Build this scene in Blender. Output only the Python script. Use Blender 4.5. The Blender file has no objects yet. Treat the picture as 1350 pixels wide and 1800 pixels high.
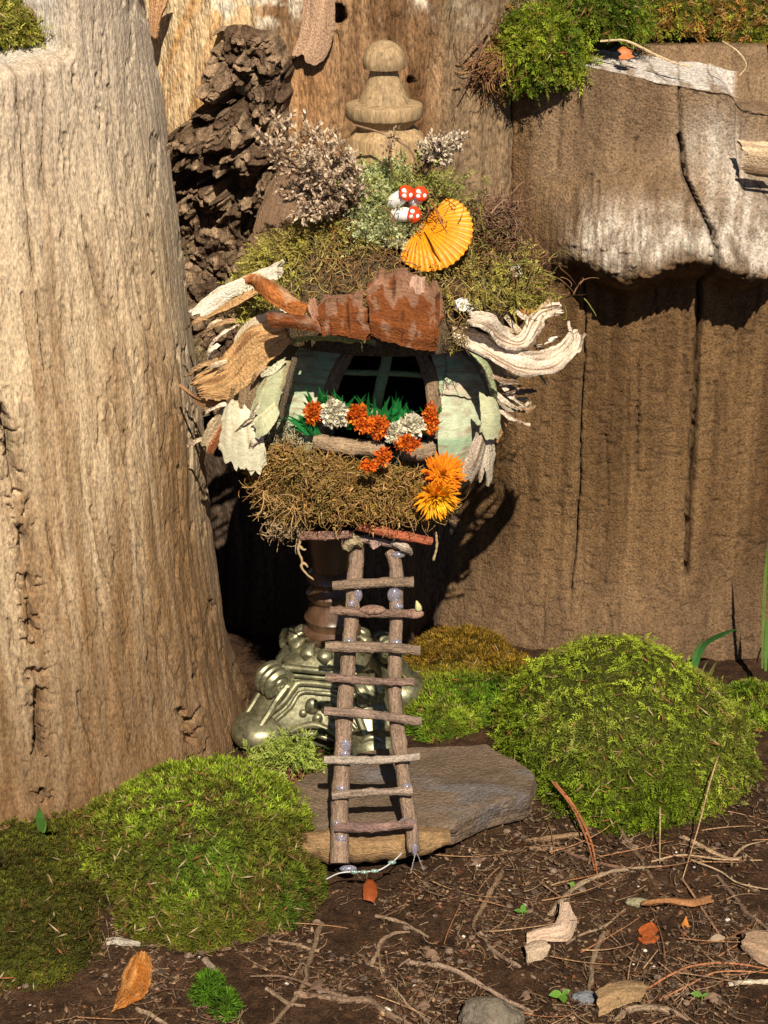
import bpy, math, random
import numpy as np
from mathutils import Vector

# ------------------------------------------------------------------ camera, light, exposure
sc = bpy.context.scene
PITCH = math.radians(22.0)
CAM = np.array([0.0, -2.021, 1.102])
FOV = math.radians(30.0)
F = 900.0 / math.tan(FOV / 2)
cd = bpy.data.cameras.new("camera"); cam = bpy.data.objects.new("camera", cd)
sc.collection.objects.link(cam); sc.camera = cam
cam.location = CAM; cam.rotation_euler = (math.pi / 2 - PITCH, 0, 0)
cd.sensor_fit = 'VERTICAL'; cd.angle = FOV; cd.clip_start = 0.02; cd.clip_end = 500
SUN_EL, SUN_AZ = 43.5, 7.0          # sun stands in front of the scene, a little to the right
w = bpy.data.worlds.new("World"); sc.world = w; w.use_nodes = True
nt = w.node_tree; nt.nodes.clear()
sky = nt.nodes.new('ShaderNodeTexSky'); sky.sky_type = 'NISHITA'; sky.sun_disc = False
sky.sun_elevation = math.radians(SUN_EL); sky.sun_rotation = math.radians(180 - SUN_AZ); sky.air_density = 0.4; sky.dust_density = 0.3
bg = nt.nodes.new('ShaderNodeBackground'); bg.inputs[1].default_value = 0.05
wo = nt.nodes.new('ShaderNodeOutputWorld')
nt.links.new(sky.outputs[0], bg.inputs[0]); nt.links.new(bg.outputs[0], wo.inputs[0])
ld = bpy.data.lights.new("sun", 'SUN'); ld.energy = 5.0; ld.angle = math.radians(0.5); ld.color = (1.0, 0.89, 0.72)
sun = bpy.data.objects.new("sun", ld); sc.collection.objects.link(sun)
_e, _a = math.radians(SUN_EL), math.radians(SUN_AZ)
SUNV = Vector((math.sin(_a) * math.cos(_e), -math.cos(_a) * math.cos(_e), math.sin(_e)))
sun.rotation_euler = SUNV.to_track_quat('Z', 'Y').to_euler(); sun.location = (0.6, -2.5, 3)
sc.view_settings.view_transform = 'Standard'; sc.view_settings.look = 'None'
sc.view_settings.exposure = 0.58; sc.view_settings.gamma = 1.0; sc.view_settings.use_curve_mapping = False
sc.cycles.max_bounces = 6; sc.cycles.diffuse_bounces = 3; sc.cycles.transparent_max_bounces = 8

random.seed(5)
rng = np.random.default_rng(11)
A = np.array
_cp, _sp = math.cos(PITCH), math.sin(PITCH)

# ------------------------------------------------------------------ picture <-> place
def ray(px, py):
    px = np.asarray(px, float); py = np.asarray(py, float)
    a = (px - 675) / F; b = (900 - py) / F
    return np.stack([a, _cp + b * _sp, -_sp + b * _cp], -1)
def P(px, py, Y):
    d = ray(px, py); t = (np.asarray(Y, float) - CAM[1]) / d[..., 1]
    return CAM + d * t[..., None]
def G(px, py, z=0.0):
    d = ray(px, py); t = (z - CAM[2]) / d[..., 2]
    return CAM + d * np.asarray(t)[..., None]
def proj(p):
    q = np.asarray(p) - CAM
    dep = q[..., 1] * _cp - q[..., 2] * _sp
    return 675 + F * q[..., 0] / dep, 900 - F * (q[..., 1] * _sp + q[..., 2] * _cp) / dep
def pxs(p):
    q = np.asarray(p) - CAM
    return (q[..., 1] * _cp - q[..., 2] * _sp) / F
def lin(r, g, b, k=1.0):
    def f(c):
        c /= 255.0
        return c / 12.92 if c <= .04045 else ((c + .055) / 1.055) ** 2.4
    return A([f(r), f(g), f(b)]) * k

# ------------------------------------------------------------------ noise
def _h(a, b, c, s):
    n = (a * 374761393 + b * 668265263 + c * 2147483629 + s * 974711) & 0xffffffff
    n = ((n ^ (n >> 13)) * 1274126177) & 0xffffffff
    n = ((n ^ (n >> 15)) * 2246822519) & 0xffffffff
    return ((n ^ (n >> 16)) & 0xffff) / 65535.0
def vnoise(p, s=0):
    p = np.asarray(p, float); i = np.floor(p).astype(np.int64); f = p - i; f = f * f * (3 - 2 * f)
    x, y, z = i[..., 0], i[..., 1], i[..., 2]; u, v, q = f[..., 0], f[..., 1], f[..., 2]
    def L(a, b, t): return a + (b - a) * t
    return L(L(L(_h(x, y, z, s), _h(x+1, y, z, s), u), L(_h(x, y+1, z, s), _h(x+1, y+1, z, s), u), v),
             L(L(_h(x, y, z+1, s), _h(x+1, y, z+1, s), u), L(_h(x, y+1, z+1, s), _h(x+1, y+1, z+1, s), u), v), q)
def fbm(p, o=4, s=0, g=.5):
    p = np.asarray(p, float); r = 0; a = 1; t = 0
    for k in range(o):
        r = r + a * vnoise(p * (2 ** k), s + 17 * k); t += a; a *= g
    return r / t
def worley(p, s=0):
    p = np.asarray(p, float); i = np.floor(p).astype(np.int64)
    f1 = np.full(p.shape[:-1], 9.0); f2 = f1.copy(); idv = np.zeros(p.shape[:-1])
    for dx in (-1, 0, 1):
        for dy in (-1, 0, 1):
            for dz in (-1, 0, 1):
                c = i + A([dx, dy, dz]); x, y, z = c[..., 0], c[..., 1], c[..., 2]
                q = np.stack([_h(x, y, z, s), _h(x, y, z, s + 1), _h(x, y, z, s + 2)], -1) + c
                d = np.linalg.norm(q - p, axis=-1); n = d < f1
                f2 = np.where(n, f1, np.minimum(f2, d)); idv = np.where(n, _h(x, y, z, s + 3), idv); f1 = np.where(n, d, f1)
    return f1, f2, idv
def sstep(a, b, x):
    t = np.clip((x - a) / (b - a), 0, 1); return t * t * (3 - 2 * t)
def unit(v):
    return v / np.maximum(np.linalg.norm(v, axis=-1, keepdims=True), 1e-9)
def mix(a, b, t):
    t = np.asarray(t)[..., None]; return a * (1 - t) + b * t
def pdist(px, py, line):
    d = np.full(np.shape(px), 1e9)
    for (x0, y0), (x1, y1) in zip(line[:-1], line[1:]):
        vx, vy = x1 - x0, y1 - y0
        t = np.clip(((px - x0) * vx + (py - y0) * vy) / (vx * vx + vy * vy), 0, 1)
        d = np.minimum(d, np.hypot(px - x0 - t * vx, py - y0 - t * vy))
    return d
def resample(pts, n):
    """Catmull-Rom through pts, n points."""
    p = np.asarray(pts, float)
    if len(p) == 2: return p[0] + (p[1] - p[0]) * np.linspace(0, 1, n)[:, None]
    q = np.vstack([2 * p[0] - p[1], p, 2 * p[-1] - p[-2]])
    sl = np.concatenate([[0], np.cumsum(np.linalg.norm(np.diff(p, axis=0), axis=1))]); sl /= sl[-1]
    u = np.linspace(0, 1, n); k = np.clip(np.searchsorted(sl, u, side='right') - 1, 0, len(p) - 2)
    t = ((u - sl[k]) / (sl[k + 1] - sl[k]))[:, None]
    a, b, c, d = q[k], q[k + 1], q[k + 2], q[k + 3]
    return .5 * (2 * b + (c - a) * t + (2 * a - 5 * b + 4 * c - d) * t * t + (3 * b - a - 3 * c + d) * t ** 3)

# ------------------------------------------------------------------ mesh collector
class Geo:
    def __init__(s): s.v, s.q, s.t, s.c, s.g, s.n = [], [], [], [], [], 0
    def add(s, V, quads=None, tris=None, col=(.5, .5, .5), g=None):
        V = np.asarray(V, float).reshape(-1, 3); m = len(V)
        col = np.asarray(col, float)
        if col.ndim == 1: col = np.tile(col, (m, 1))
        s.v.append(V); s.c.append(col.reshape(-1, 3)); s.g.append(V if g is None else np.asarray(g, float).reshape(-1, 3))
        if quads is not None and len(quads): s.q.append(np.asarray(quads, np.int64).reshape(-1, 4) + s.n)
        if tris is not None and len(tris): s.t.append(np.asarray(tris, np.int64).reshape(-1, 3) + s.n)
        s.n += m
    def mesh(s, name, mat, origin, smooth):
        V = np.concatenate(s.v) - origin; C = np.clip(np.concatenate(s.c), 0, 1); Gv = np.concatenate(s.g)
        Q = np.concatenate(s.q) if s.q else np.zeros((0, 4), np.int64)
        T = np.concatenate(s.t) if s.t else np.zeros((0, 3), np.int64)
        me = bpy.data.meshes.new(name); me.vertices.add(len(V)); me.vertices.foreach_set('co', V.astype(np.float32).ravel())
        nl = Q.size + T.size; me.loops.add(nl)
        me.loops.foreach_set('vertex_index', np.concatenate([Q.ravel(), T.ravel()]).astype(np.int32))
        npo = len(Q) + len(T); me.polygons.add(npo)
        ls = np.concatenate([np.arange(len(Q)) * 4, Q.size + np.arange(len(T)) * 3]).astype(np.int32)
        me.polygons.foreach_set('loop_start', ls)
        try: me.polygons.foreach_set('loop_total', np.concatenate([np.full(len(Q), 4), np.full(len(T), 3)]).astype(np.int32))
        except Exception: pass
        me.polygons.foreach_set('use_smooth', np.full(npo, smooth))
        a = me.attributes.new('Col', 'FLOAT_COLOR', 'POINT')
        a.data.foreach_set('color', np.concatenate([C, np.ones((len(C), 1))], 1).astype(np.float32).ravel())
        b = me.attributes.new('Grain', 'FLOAT_VECTOR', 'POINT'); b.data.foreach_set('vector', Gv.astype(np.float32).ravel())
        me.update(); me.validate(); me.materials.append(mat)
        if smooth and len(V) < 60000: me.set_sharp_from_angle(angle=math.radians(42))
        return me
    def build(s, name, mat, parent=None, origin=None, smooth=True, label=None, cat=None, group=None, kind=None):
        V = np.concatenate(s.v)
        if parent is not None:
            wl = A(parent.get('_w', (0, 0, 0)), float) if not isinstance(parent, tuple) else A((0, 0, 0))
            o = wl
        else:
            o = A([V[:, 0].mean(), V[:, 1].mean(), V[:, 2].min()]) if origin is None else np.asarray(origin, float)
        ob = bpy.data.objects.new(name, s.mesh(name, mat, o, smooth)); sc.collection.objects.link(ob)
        if parent is not None: ob.parent = parent; WORLD[ob.name] = o
        else: ob.location = o; WORLD[ob.name] = o
        ob['_w'] = [float(x) for x in o]
        tag(ob, label, cat, group, kind); return ob
WORLD = {}
def tag(o, label=None, cat=None, group=None, kind=None):
    if label: o['label'] = label
    if cat: o['category'] = cat
    if group: o['group'] = group
    if kind: o['kind'] = kind
    return o
def thing(name, loc, label, cat, group=None):
    o = bpy.data.objects.new(name, None); sc.collection.objects.link(o); o.location = loc; o.empty_display_size = .02
    o['_w'] = [float(x) for x in loc]
    return tag(o, label, cat, group)

def gq(nu, nv, wrap_v=False):
    i, j = np.meshgrid(np.arange(nu - 1), np.arange(nv if wrap_v else nv - 1), indexing='ij')
    j2 = (j + 1) % nv
    return np.stack([i * nv + j, (i + 1) * nv + j, (i + 1) * nv + j2, i * nv + j2], -1).reshape(-1, 4)

def tube(geo, pts, rad, n=8, col=(.3, .2, .1), nk=None, bump=0.0, bs=120., seed=0, flat=1.0, colvar=.0, cap=True):
    """A tapered stick along pts. rad: number or list."""
    K = nk or len(pts); p = resample(pts, K)
    r = np.interp(np.linspace(0, 1, K), np.linspace(0, 1, np.size(rad)), np.atleast_1d(rad)) if np.size(rad) > 1 else np.full(K, float(np.atleast_1d(rad)[0]))
    tn = unit(np.gradient(p, axis=0))
    up = A([0.13, .3, 1.0]) if abs(tn[:, 2]).mean() < .8 else A([.2, -1.0, .1])
    s1 = unit(np.cross(tn, up)); s2 = np.cross(s1, tn)
    an = np.linspace(0, 2 * np.pi, n, endpoint=False)
    off = s1[:, None] * np.cos(an)[None, :, None] + s2[:, None] * (np.sin(an) * flat)[None, :, None]
    V = p[:, None] + off * r[:, None, None]
    if bump: V = V + off * (bump * (fbm(V * bs, 3, seed) - .5) * 2)[..., None]
    sl = np.concatenate([[0], np.cumsum(np.linalg.norm(np.diff(p, axis=0), axis=1))])
    g = np.stack([np.cos(an)[None] * r[:, None], np.sin(an)[None] * r[:, None], np.repeat(sl[:, None], n, 1)], -1) + seed * .37
    col = np.asarray(col, float)
    c = np.broadcast_to(col if col.ndim == 1 else col[:, None], (K, n, 3)).copy()
    if colvar: c *= (1 + colvar * 2 * (fbm(V * 90, 3, seed + 5) - .5))[..., None]
    q = gq(K, n, True)
    V = V.reshape(-1, 3); c = c.reshape(-1, 3); g = g.reshape(-1, 3)
    if cap:
        m = len(V); V = np.vstack([V, p[0], p[-1]]); c = np.vstack([c, c[0] * 1.3, c[-1] * 1.3]); g = np.vstack([g, g[0], g[-1]])
        j = np.arange(n); j2 = (j + 1) % n
        t = np.concatenate([np.stack([np.full(n, m), j, j2], 1), np.stack([np.full(n, m + 1), (K - 1) * n + j2, (K - 1) * n + j], 1)])
        geo.add(V, q, t, c, g)
    else: geo.add(V, q, None, c, g)

def sheet(geo, e0, e1, nu=24, nv=12, th=.002, bulge=0., col=(.5, .4, .3), jag=(0, 0), rough=.0008, seed=0, colb=None, colfn=None, curl=0., wave=0., side=.0025, tabs=0., flake=0., fray=False):
    """A thick ragged strip of bark between two edge lines (world points)."""
    a = resample(e0, nu); b = resample(e1, nu); t = np.linspace(0, 1, nv)
    V = a[:, None] + (b - a)[:, None] * t[None, :, None]
    du = np.gradient(V, axis=0); dv = np.gradient(V, axis=1); N = unit(np.cross(du, dv))
    if (N @ (CAM - V.mean((0, 1)))).mean() < 0: N = -N
    wd = np.linalg.norm(b - a, axis=1).mean(); ln = np.linalg.norm(np.diff((a + b) / 2, axis=0), axis=1).sum()
    g = np.stack(np.broadcast_arrays(t[None] * wd, np.zeros((nu, 1)), np.linspace(0, ln, nu)[:, None]), -1) + seed * .71
    u = np.linspace(0, 1, nu)[:, None]
    V = V + N * (bulge * (1 - (2 * t - 1) ** 2))[None, :, None]
    V = V + N * ((fbm(g * A([160, 1, 30]), 3, seed) - .5) * 2 * rough + wave * np.sin(u * 9 + t * 4 + seed))[..., None]
    sw = np.sin(np.pi * np.clip(t, 0, 1)); dvu = unit(dv); V = V + dvu * (side * (fbm(np.stack([u * ln * 60 + 0 * t, np.round(t) + 0 * u, 0 * u * t + seed], -1), 4, seed + 4, .62) - .5) * 2.2 * (1 - sw)[None] ** 2 )[..., None]
    if tabs:
        cell = np.floor(u * ln / .011 + .6 * vnoise(np.stack([u * ln * 60, 0 * u, 0 * u + seed], -1), 2)).astype(int); rt = np.random.default_rng(seed + 300).random(400)
        V = V - dvu * (tabs * rt[cell] * (1 - t)[None] ** 2)[..., None]
    if flake: fl = fbm(g * A([70, 1, 110]), 4, seed + 7); V = V + N * (flake * sstep(.49, .51, fl + .3 * (.4 - t)[None]))[..., None]
    r = np.random.default_rng(seed + 100)
    td = unit(du)
    for k, (amt, e) in enumerate(((jag[0], -1), (jag[1], 1))):
        if amt:
            j = r.random(nv) ** 1.3; cv = np.arange(nv) / nv; lf = fbm(np.stack([cv * 3.2, 0 * cv + seed, 0 * cv + e], -1), 3, seed + 50); j = np.clip((lf - .25) * 1.9, 0, 1) * .85 + .15 * j; hf = sstep(.55, .75, vnoise(np.stack([cv * nv * .45, 0 * cv + seed, 0 * cv + e], -1), 5)); j = j - .35 * hf
            if fray and e > 0: j = .35 * j + .65 * r.random(nv)
            wgt = sstep(.45, 0, u) if e < 0 else sstep(.55, 1, u)
            V = V - td * (e * amt * j[None] * wgt)[..., None]
    N = unit(np.cross(np.gradient(V, axis=0), np.gradient(V, axis=1)))
    if (N @ (CAM - V.mean((0, 1)))).mean() < 0: N = -N
    thv = th * (0.6 + .8 * fbm(g * 60, 2, seed + 3)); W = V - N * thv[..., None]
    c = np.broadcast_to(np.asarray(col, float), (nu, nv, 3)).copy()
    c *= (.75 + .5 * fbm(g * A([200, 1, 22]), 4, seed + 9))[..., None]
    if colfn is not None: c = colfn(c, u + 0 * t, t + 0 * u, g)
    cb = np.broadcast_to(np.asarray(colb if colb is not None else A(col) * .7, float), (nu, nv, 3)) * (.8 + .4 * fbm(g * 90, 2, seed))[..., None]
    m = nu * nv; q = gq(nu, nv); Q = [q, q[:, ::-1] + m]
    rim = np.concatenate([np.arange(nv), np.arange(2, nu) * nv - 1 , [m - 1], m - 1 - np.arange(1, nv), np.arange(nu - 2, 0, -1) * nv]) if False else None
    idx = np.arange(m).reshape(nu, nv)
    ring = np.concatenate([idx[0, :-1], idx[:-1, -1], idx[-1, :0:-1], idx[:0:-1, 0]]); r2 = np.roll(ring, -1)
    Q.append(np.stack([ring, r2, r2 + m, ring + m], 1))
    geo.add(np.concatenate([V.reshape(-1, 3), W.reshape(-1, 3)]), np.concatenate(Q), None, np.concatenate([c.reshape(-1, 3), cb.reshape(-1, 3)]), np.concatenate([g.reshape(-1, 3)] * 2))

def fibres(geo, base, d, L, K=6, curl=.5, grav=0., r=.0006, col=None, rs=None, drag=None):
    """Curly threads; base Nx3, d Nx3, L number or N, col Nx3."""
    rs = rs or rng; N = len(base); L = np.broadcast_to(L, (N,)); d = unit(d); p = base.copy(); pts = [p]
    ax = unit(rs.normal(size=(N, 3))); kap = (curl * (.4 + 1.1 * rs.random(N)))[:, None]
    for k in range(K - 1):
        d = unit(d + np.cross(ax, d) * kap * (.7 + .6 * k / K) + rs.normal(size=(N, 3)) * curl * .22 + A([0, 0, -grav])); p = p + d * (L / (K - 1))[:, None]; pts.append(p)
    Pk = np.stack(pts, 1); tn = unit(np.gradient(Pk, axis=1))
    s1 = unit(np.cross(tn, A([.31, .2, .93]))); s2 = np.cross(s1, tn)
    rr = np.broadcast_to(r, (N,))[:, None] * np.linspace(1, .35, K)[None]
    an = A([0, 2.094, 4.189])
    V = Pk[:, :, None] + (s1[:, :, None] * np.cos(an)[None, None, :, None] + s2[:, :, None] * np.sin(an)[None, None, :, None]) * rr[:, :, None, None]
    q = gq(K, 3, True); Q = (q[None] + (np.arange(N) * K * 3)[:, None, None]).reshape(-1, 4)
    C = np.repeat(np.asarray(col)[:, None], K * 3, 1)
    geo.add(V.reshape(-1, 3), Q, None, C.reshape(-1, 3))
    return Pk

def kites(geo, base, d, side, L, W, col, droop=None, mid=.45):
    """Small pointed leaves: base, two shoulders, tip."""
    N = len(base); L = np.broadcast_to(L, (N,))[:, None]; W = np.broadcast_to(W, (N,))[:, None]
    d = unit(d); s = unit(side - d * (side * d).sum(-1, keepdims=True)); nn = np.cross(d, s)
    m = base + d * L * mid
    tip = base + d * L
    if droop is not None: tip = tip - nn * 0 + np.asarray(droop) * L
    V = np.stack([base, m + s * W * .5 + nn * W * .12, tip, m - s * W * .5 + nn * W * .12], 1)
    geo.add(V.reshape(-1, 3), np.arange(N * 4).reshape(-1, 4), None, np.repeat(col[:, None], 4, 1).reshape(-1, 3))

def perp(a, ph):
    h = np.where(np.abs(a[:, 2:3]) < .9, A([[0, 0, 1.]]), A([[1., 0, 0]])); s = unit(np.cross(a, h)); t = np.cross(a, s)
    return s * np.cos(ph)[:, None] + t * np.sin(ph)[:, None]

def star_moss(geo, base, ax, col, leaves=9, L=.006, W=.0011, rs=None, up=.0025):
    rs = rs or rng; N = len(base); ax = unit(ax)
    Lr = L * (.6 + .8 * rs.random(N))
    b = np.repeat(base, leaves, 0); a = np.repeat(ax, leaves, 0); c = np.repeat(col, leaves, 0); l = np.repeat(Lr, leaves)
    k = np.tile(np.linspace(0, 1, leaves), N); ph = np.tile(np.arange(leaves) * 2.4, N) + np.repeat(rs.random(N) * 6.28, leaves)
    tilt = np.radians(68 - 52 * k + rs.normal(size=len(k)) * 9)
    r = perp(a, ph); d = a * np.cos(tilt)[:, None] + r * np.sin(tilt)[:, None]
    bb = b + a * (up * (k * 1.5 - .5))[:, None]
    c = c * (.72 + .5 * k + .25 * (rs.random(len(k)) - .5))[:, None]
    kites(geo, bb, d, np.cross(d, a) + 1e-4, l * (1.05 - .45 * k), W, c, droop=r * .12)

def feather_moss(geo, base, d0, col, K=7, L=.014, leaf=.004, W=.0013, rs=None, grav=.12, curl=.22):
    rs = rs or rng; N = len(base); d = unit(d0); p = base.copy(); Lr = L * (.55 + .9 * rs.random(N))
    sd = perp(d, rs.random(N) * 6.28); bs, ds, ss, cs, ls = [], [], [], [], []
    for k in range(K):
        d = unit(d + rs.normal(size=(N, 3)) * curl + A([0, 0, -grav])); p = p + d * (Lr / K)[:, None]
        s = unit(sd - d * (sd * d).sum(-1, keepdims=True)); sz = leaf * (1.15 - .6 * k / K)
        for e in (-1, 1):
            bs.append(p); ds.append(d * .8 + s * e * .8 + rs.normal(size=(N, 3)) * .2); ss.append(np.cross(d, s) * .3 + d * .6 - s * e * .5)
            ls.append(np.full(N, sz) * (.7 + .6 * rs.random(N))); cs.append(col * (.8 + .35 * k / K + .3 * (rs.random(N) - .5))[:, None])
    kites(geo, np.concatenate(bs), np.concatenate(ds), np.concatenate(ss), np.concatenate(ls), W, np.concatenate(cs))
    # the stalk tip
    kites(geo, p, d, s, Lr * .3, W, col * 1.15)

# ------------------------------------------------------------------ materials
def mat(name, rough=.85, fst=None, grain=60., stretch=1., lo=.6, hi=1.25, fine=500., flo=.75, fhi=1.2, bump=.4, bdist=.002, spec=.3, metal=0., sub=0., trans=0., thin=False, pit=0.):
    m = bpy.data.materials.new(name); m.use_nodes = True; n = m.node_tree.nodes; l = m.node_tree.links; n.clear()
    out = n.new('ShaderNodeOutputMaterial'); b = n.new('ShaderNodeBsdfPrincipled'); l.new(b.outputs[0], out.inputs[0])
    at = n.new('ShaderNodeAttribute'); at.attribute_name = 'Col'
    ga = n.new('ShaderNodeAttribute'); ga.attribute_name = 'Grain'
    mp = n.new('ShaderNodeMapping'); mp.inputs['Scale'].default_value = (1, 1, stretch); l.new(ga.outputs['Vector'], mp.inputs['Vector'])
    n1 = n.new('ShaderNodeTexNoise'); n1.inputs['Scale'].default_value = grain; n1.inputs['Detail'].default_value = 6; n1.inputs['Roughness'].default_value = .65
    l.new(mp.outputs[0], n1.inputs['Vector'])
    mp2 = n.new('ShaderNodeMapping'); mp2.inputs['Scale'].default_value = (1, 1, fst if fst else min(1, stretch * 3)); l.new(ga.outputs['Vector'], mp2.inputs['Vector'])
    n2 = n.new('ShaderNodeTexNoise'); n2.inputs['Scale'].default_value = fine; n2.inputs['Detail'].default_value = 3; l.new(mp2.outputs[0], n2.inputs['Vector'])
    def mr(src, a, c, f0=.3, f1=.7):
        x = n.new('ShaderNodeMapRange'); x.inputs[1].default_value = f0; x.inputs[2].default_value = f1; x.inputs[3].default_value = a; x.inputs[4].default_value = c
        l.new(src, x.inputs[0]); return x.outputs[0]
    def mul(a, c, op='MULTIPLY'):
        x = n.new('ShaderNodeMath'); x.operation = op; l.new(a, x.inputs[0])
        if isinstance(c, float): x.inputs[1].default_value = c
        else: l.new(c, x.inputs[1])
        return x.outputs[0]
    f = mul(mr(n1.outputs['Fac'], lo, hi), mr(n2.outputs['Fac'], flo, fhi))
    if pit:
        n3 = n.new('ShaderNodeTexNoise'); n3.inputs['Scale'].default_value = fine * .7; n3.inputs['Detail'].default_value = 2; l.new(mp2.outputs[0], n3.inputs['Vector'])
        f = mul(f, mr(n3.outputs['Fac'], 1 - pit, 1., .36, .44))
    vm = n.new('ShaderNodeVectorMath'); vm.operation = 'SCALE'; l.new(at.outputs['Color'], vm.inputs[0]); l.new(f, vm.inputs['Scale'])
    l.new(vm.outputs[0], b.inputs['Base Color'])
    b.inputs['Roughness'].default_value = rough; b.inputs['Metallic'].default_value = metal
    b.inputs['Specular IOR Level'].default_value = spec
    if sub: b.inputs['Subsurface Weight'].default_value = sub; b.inputs['Subsurface Radius'].default_value = (.004, .003, .002)
    if trans: b.inputs['Transmission Weight'].default_value = trans
    if bump:
        h = mul(mul(n1.outputs['Fac'], 1.0), mul(n2.outputs['Fac'], 1.1 if fst else .6), 'ADD')
        bp = n.new('ShaderNodeBump'); bp.inputs['Strength'].default_value = bump; bp.inputs['Distance'].default_value = bdist
        l.new(h, bp.inputs['Height']); l.new(bp.outputs[0], b.inputs['Normal'])
    if thin:   # leaf: some light passes through
        tr = n.new('ShaderNodeBsdfTranslucent'); l.new(vm.outputs[0], tr.inputs['Color'])
        ms = n.new('ShaderNodeMixShader'); ms.inputs[0].default_value = thin; l.new(b.outputs[0], ms.inputs[1]); l.new(tr.outputs[0], ms.inputs[2]); l.new(ms.outputs[0], out.inputs[0])
    return m
M_STUMP = mat('weathered_wood', .9, .4, 130, .018, .76, 1.2, 480, .66, 1.26, .8, .0020, .15, pit=.3)
M_STUMPR = mat('weathered_wood_dark', .9, .9, 110, .03, .75, 1.2, 400, .62, 1.35, .9, .0022, .2, pit=.35)
M_BACK = mat('debarked_wood', .85, .35, 95, .04, .65, 1.25, 360, .6, 1.35, 1.0, .003, .2, pit=.4)
M_BARK = mat('rough_bark', .95, None, 130, .5, .5, 1.4, 600, .5, 1.5, 1.0, .004, .12, pit=.4)
M_STRIP = mat('peeled_bark', .95, .5, 240, .08, .6, 1.3, 600, .65, 1.3, 1.0, .002, .1)
M_PAINT = mat('painted_birch_bark', .7, None, 120, 3., .75, 1.15, 700, .8, 1.15, .6, .001, .3)
M_TWIG = mat('twig_bark', .8, .6, 260, .12, .5, 1.4, 600, .65, 1.35, 1.0, .0016, .2, pit=.3)
M_MOSS = mat('moss_leaf', .7, None, 60, 1, .75, 1.2, 300, .9, 1.1, 0, 0, .2, thin=.35)
M_FIB = mat('dry_moss_thread', .85, None, 200, 1, .8, 1.2, 500, .9, 1.1, 0, 0, .15, thin=.15)
M_MBASE = mat('moss_mat', .95, 1., 260, 1, .3, 1.6, 420, .4, 1.5, 1.0, .006, .1, pit=.5)
M_SOIL = mat('dark_soil', .95, None, 60, 1, .6, 1.35, 420, .5, 1.5, 1.0, .004, .12, pit=.3)
M_STONE = mat('slate', .7, 1., 60, 2.5, .75, 1.2, 300, .8, 1.2, .9, .003, .3, pit=.15)
M_TURN = mat('turned_pine', .7, .3, 190, .05, .6, 1.25, 500, .7, 1.2, .5, .0010, .25, pit=.25)
M_METAL = mat('green_bronze', .42, 1., 60, 1, .35, 1.3, 260, .65, 1.2, .18, .0008, .5, metal=.75)
M_GLOSS = mat('dark_varnish', .3, None, 120, .1, .6, 1.3, 600, .8, 1.2, .15, .001, .5)
M_PLASTIC = mat('gloss_paint', .3, None, 30, 1, .96, 1.04, 200, .98, 1.02, 0, 0, .5)
M_PETAL = mat('dried_petal', .7, None, 150, 1, .8, 1.2, 600, .9, 1.1, 0, 0, .2, thin=.3)
M_LEAF = mat('leaf_blade', .5, None, 60, 1, .85, 1.15, 300, .9, 1.1, 0, 0, .4, thin=.3)
M_SHELL = mat('scallop_shell', .45, None, 150, 1, .8, 1.15, 500, .9, 1.1, .2, .0008, .4, thin=.15)
M_GLUE = mat('hot_glue', .15, None, 60, 1, .9, 1.1, 200, .95, 1.05, 0, 0, .5, trans=.8)
M_INNER = mat('dark_interior', .95, None, 60, 1, .8, 1.2, 300, .9, 1.1, .2, .001, .1)

# ------------------------------------------------------------------ ground
def gz(x, y):
    p = np.stack(np.broadcast_arrays(x, y, np.zeros_like(np.asarray(x, float))), -1)
    return .016 * (fbm(p * 9, 3, 3) - .5) + .010 * (fbm(p * 38, 3, 8) - .5) - .006
def axis_samples(a, b, n, far):
    d = np.linspace(a, b, n); o = (b - a) / n * np.cumprod(np.full(40, 1.28)); o = o[np.cumsum(o) < far]; c = np.cumsum(o)
    return np.concatenate([a - c[::-1], d, b + c])
xs = axis_samples(-.52, .52, 290, 60); ys = axis_samples(-.62, .20, 235, 60)
Xg, Yg = np.meshgrid(xs, ys, indexing='ij'); p3 = np.stack([Xg, Yg, 0 * Xg], -1)
z = gz(Xg, Yg); near = sstep(1.2, .7, np.hypot(Xg, Yg))
cl1, cl2, _ = worley(p3 * 95, 4); z = z + near * (.0035 * (.7 - cl1) * (fbm(p3 * 40, 2, 1) > .45) + .004 * (fbm(p3 * 170, 3, 5) - .5))
tone = fbm(p3 * 14, 4, 21)[..., None]; t2 = fbm(p3 * 120, 2, 31)[..., None]
col = A([.028, .014, .0075]) * (1 - tone) + A([.062, .034, .018]) * tone
col = col * (.6 + .8 * t2)
g = Geo(); g.add(np.stack([Xg, Yg, z], -1), gq(len(xs), len(ys)), None, col.reshape(-1, 3))
g.build('ground', M_SOIL, origin=(0, 0, 0), label='dark bare soil in front of the old stumps', kind='structure')

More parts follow.
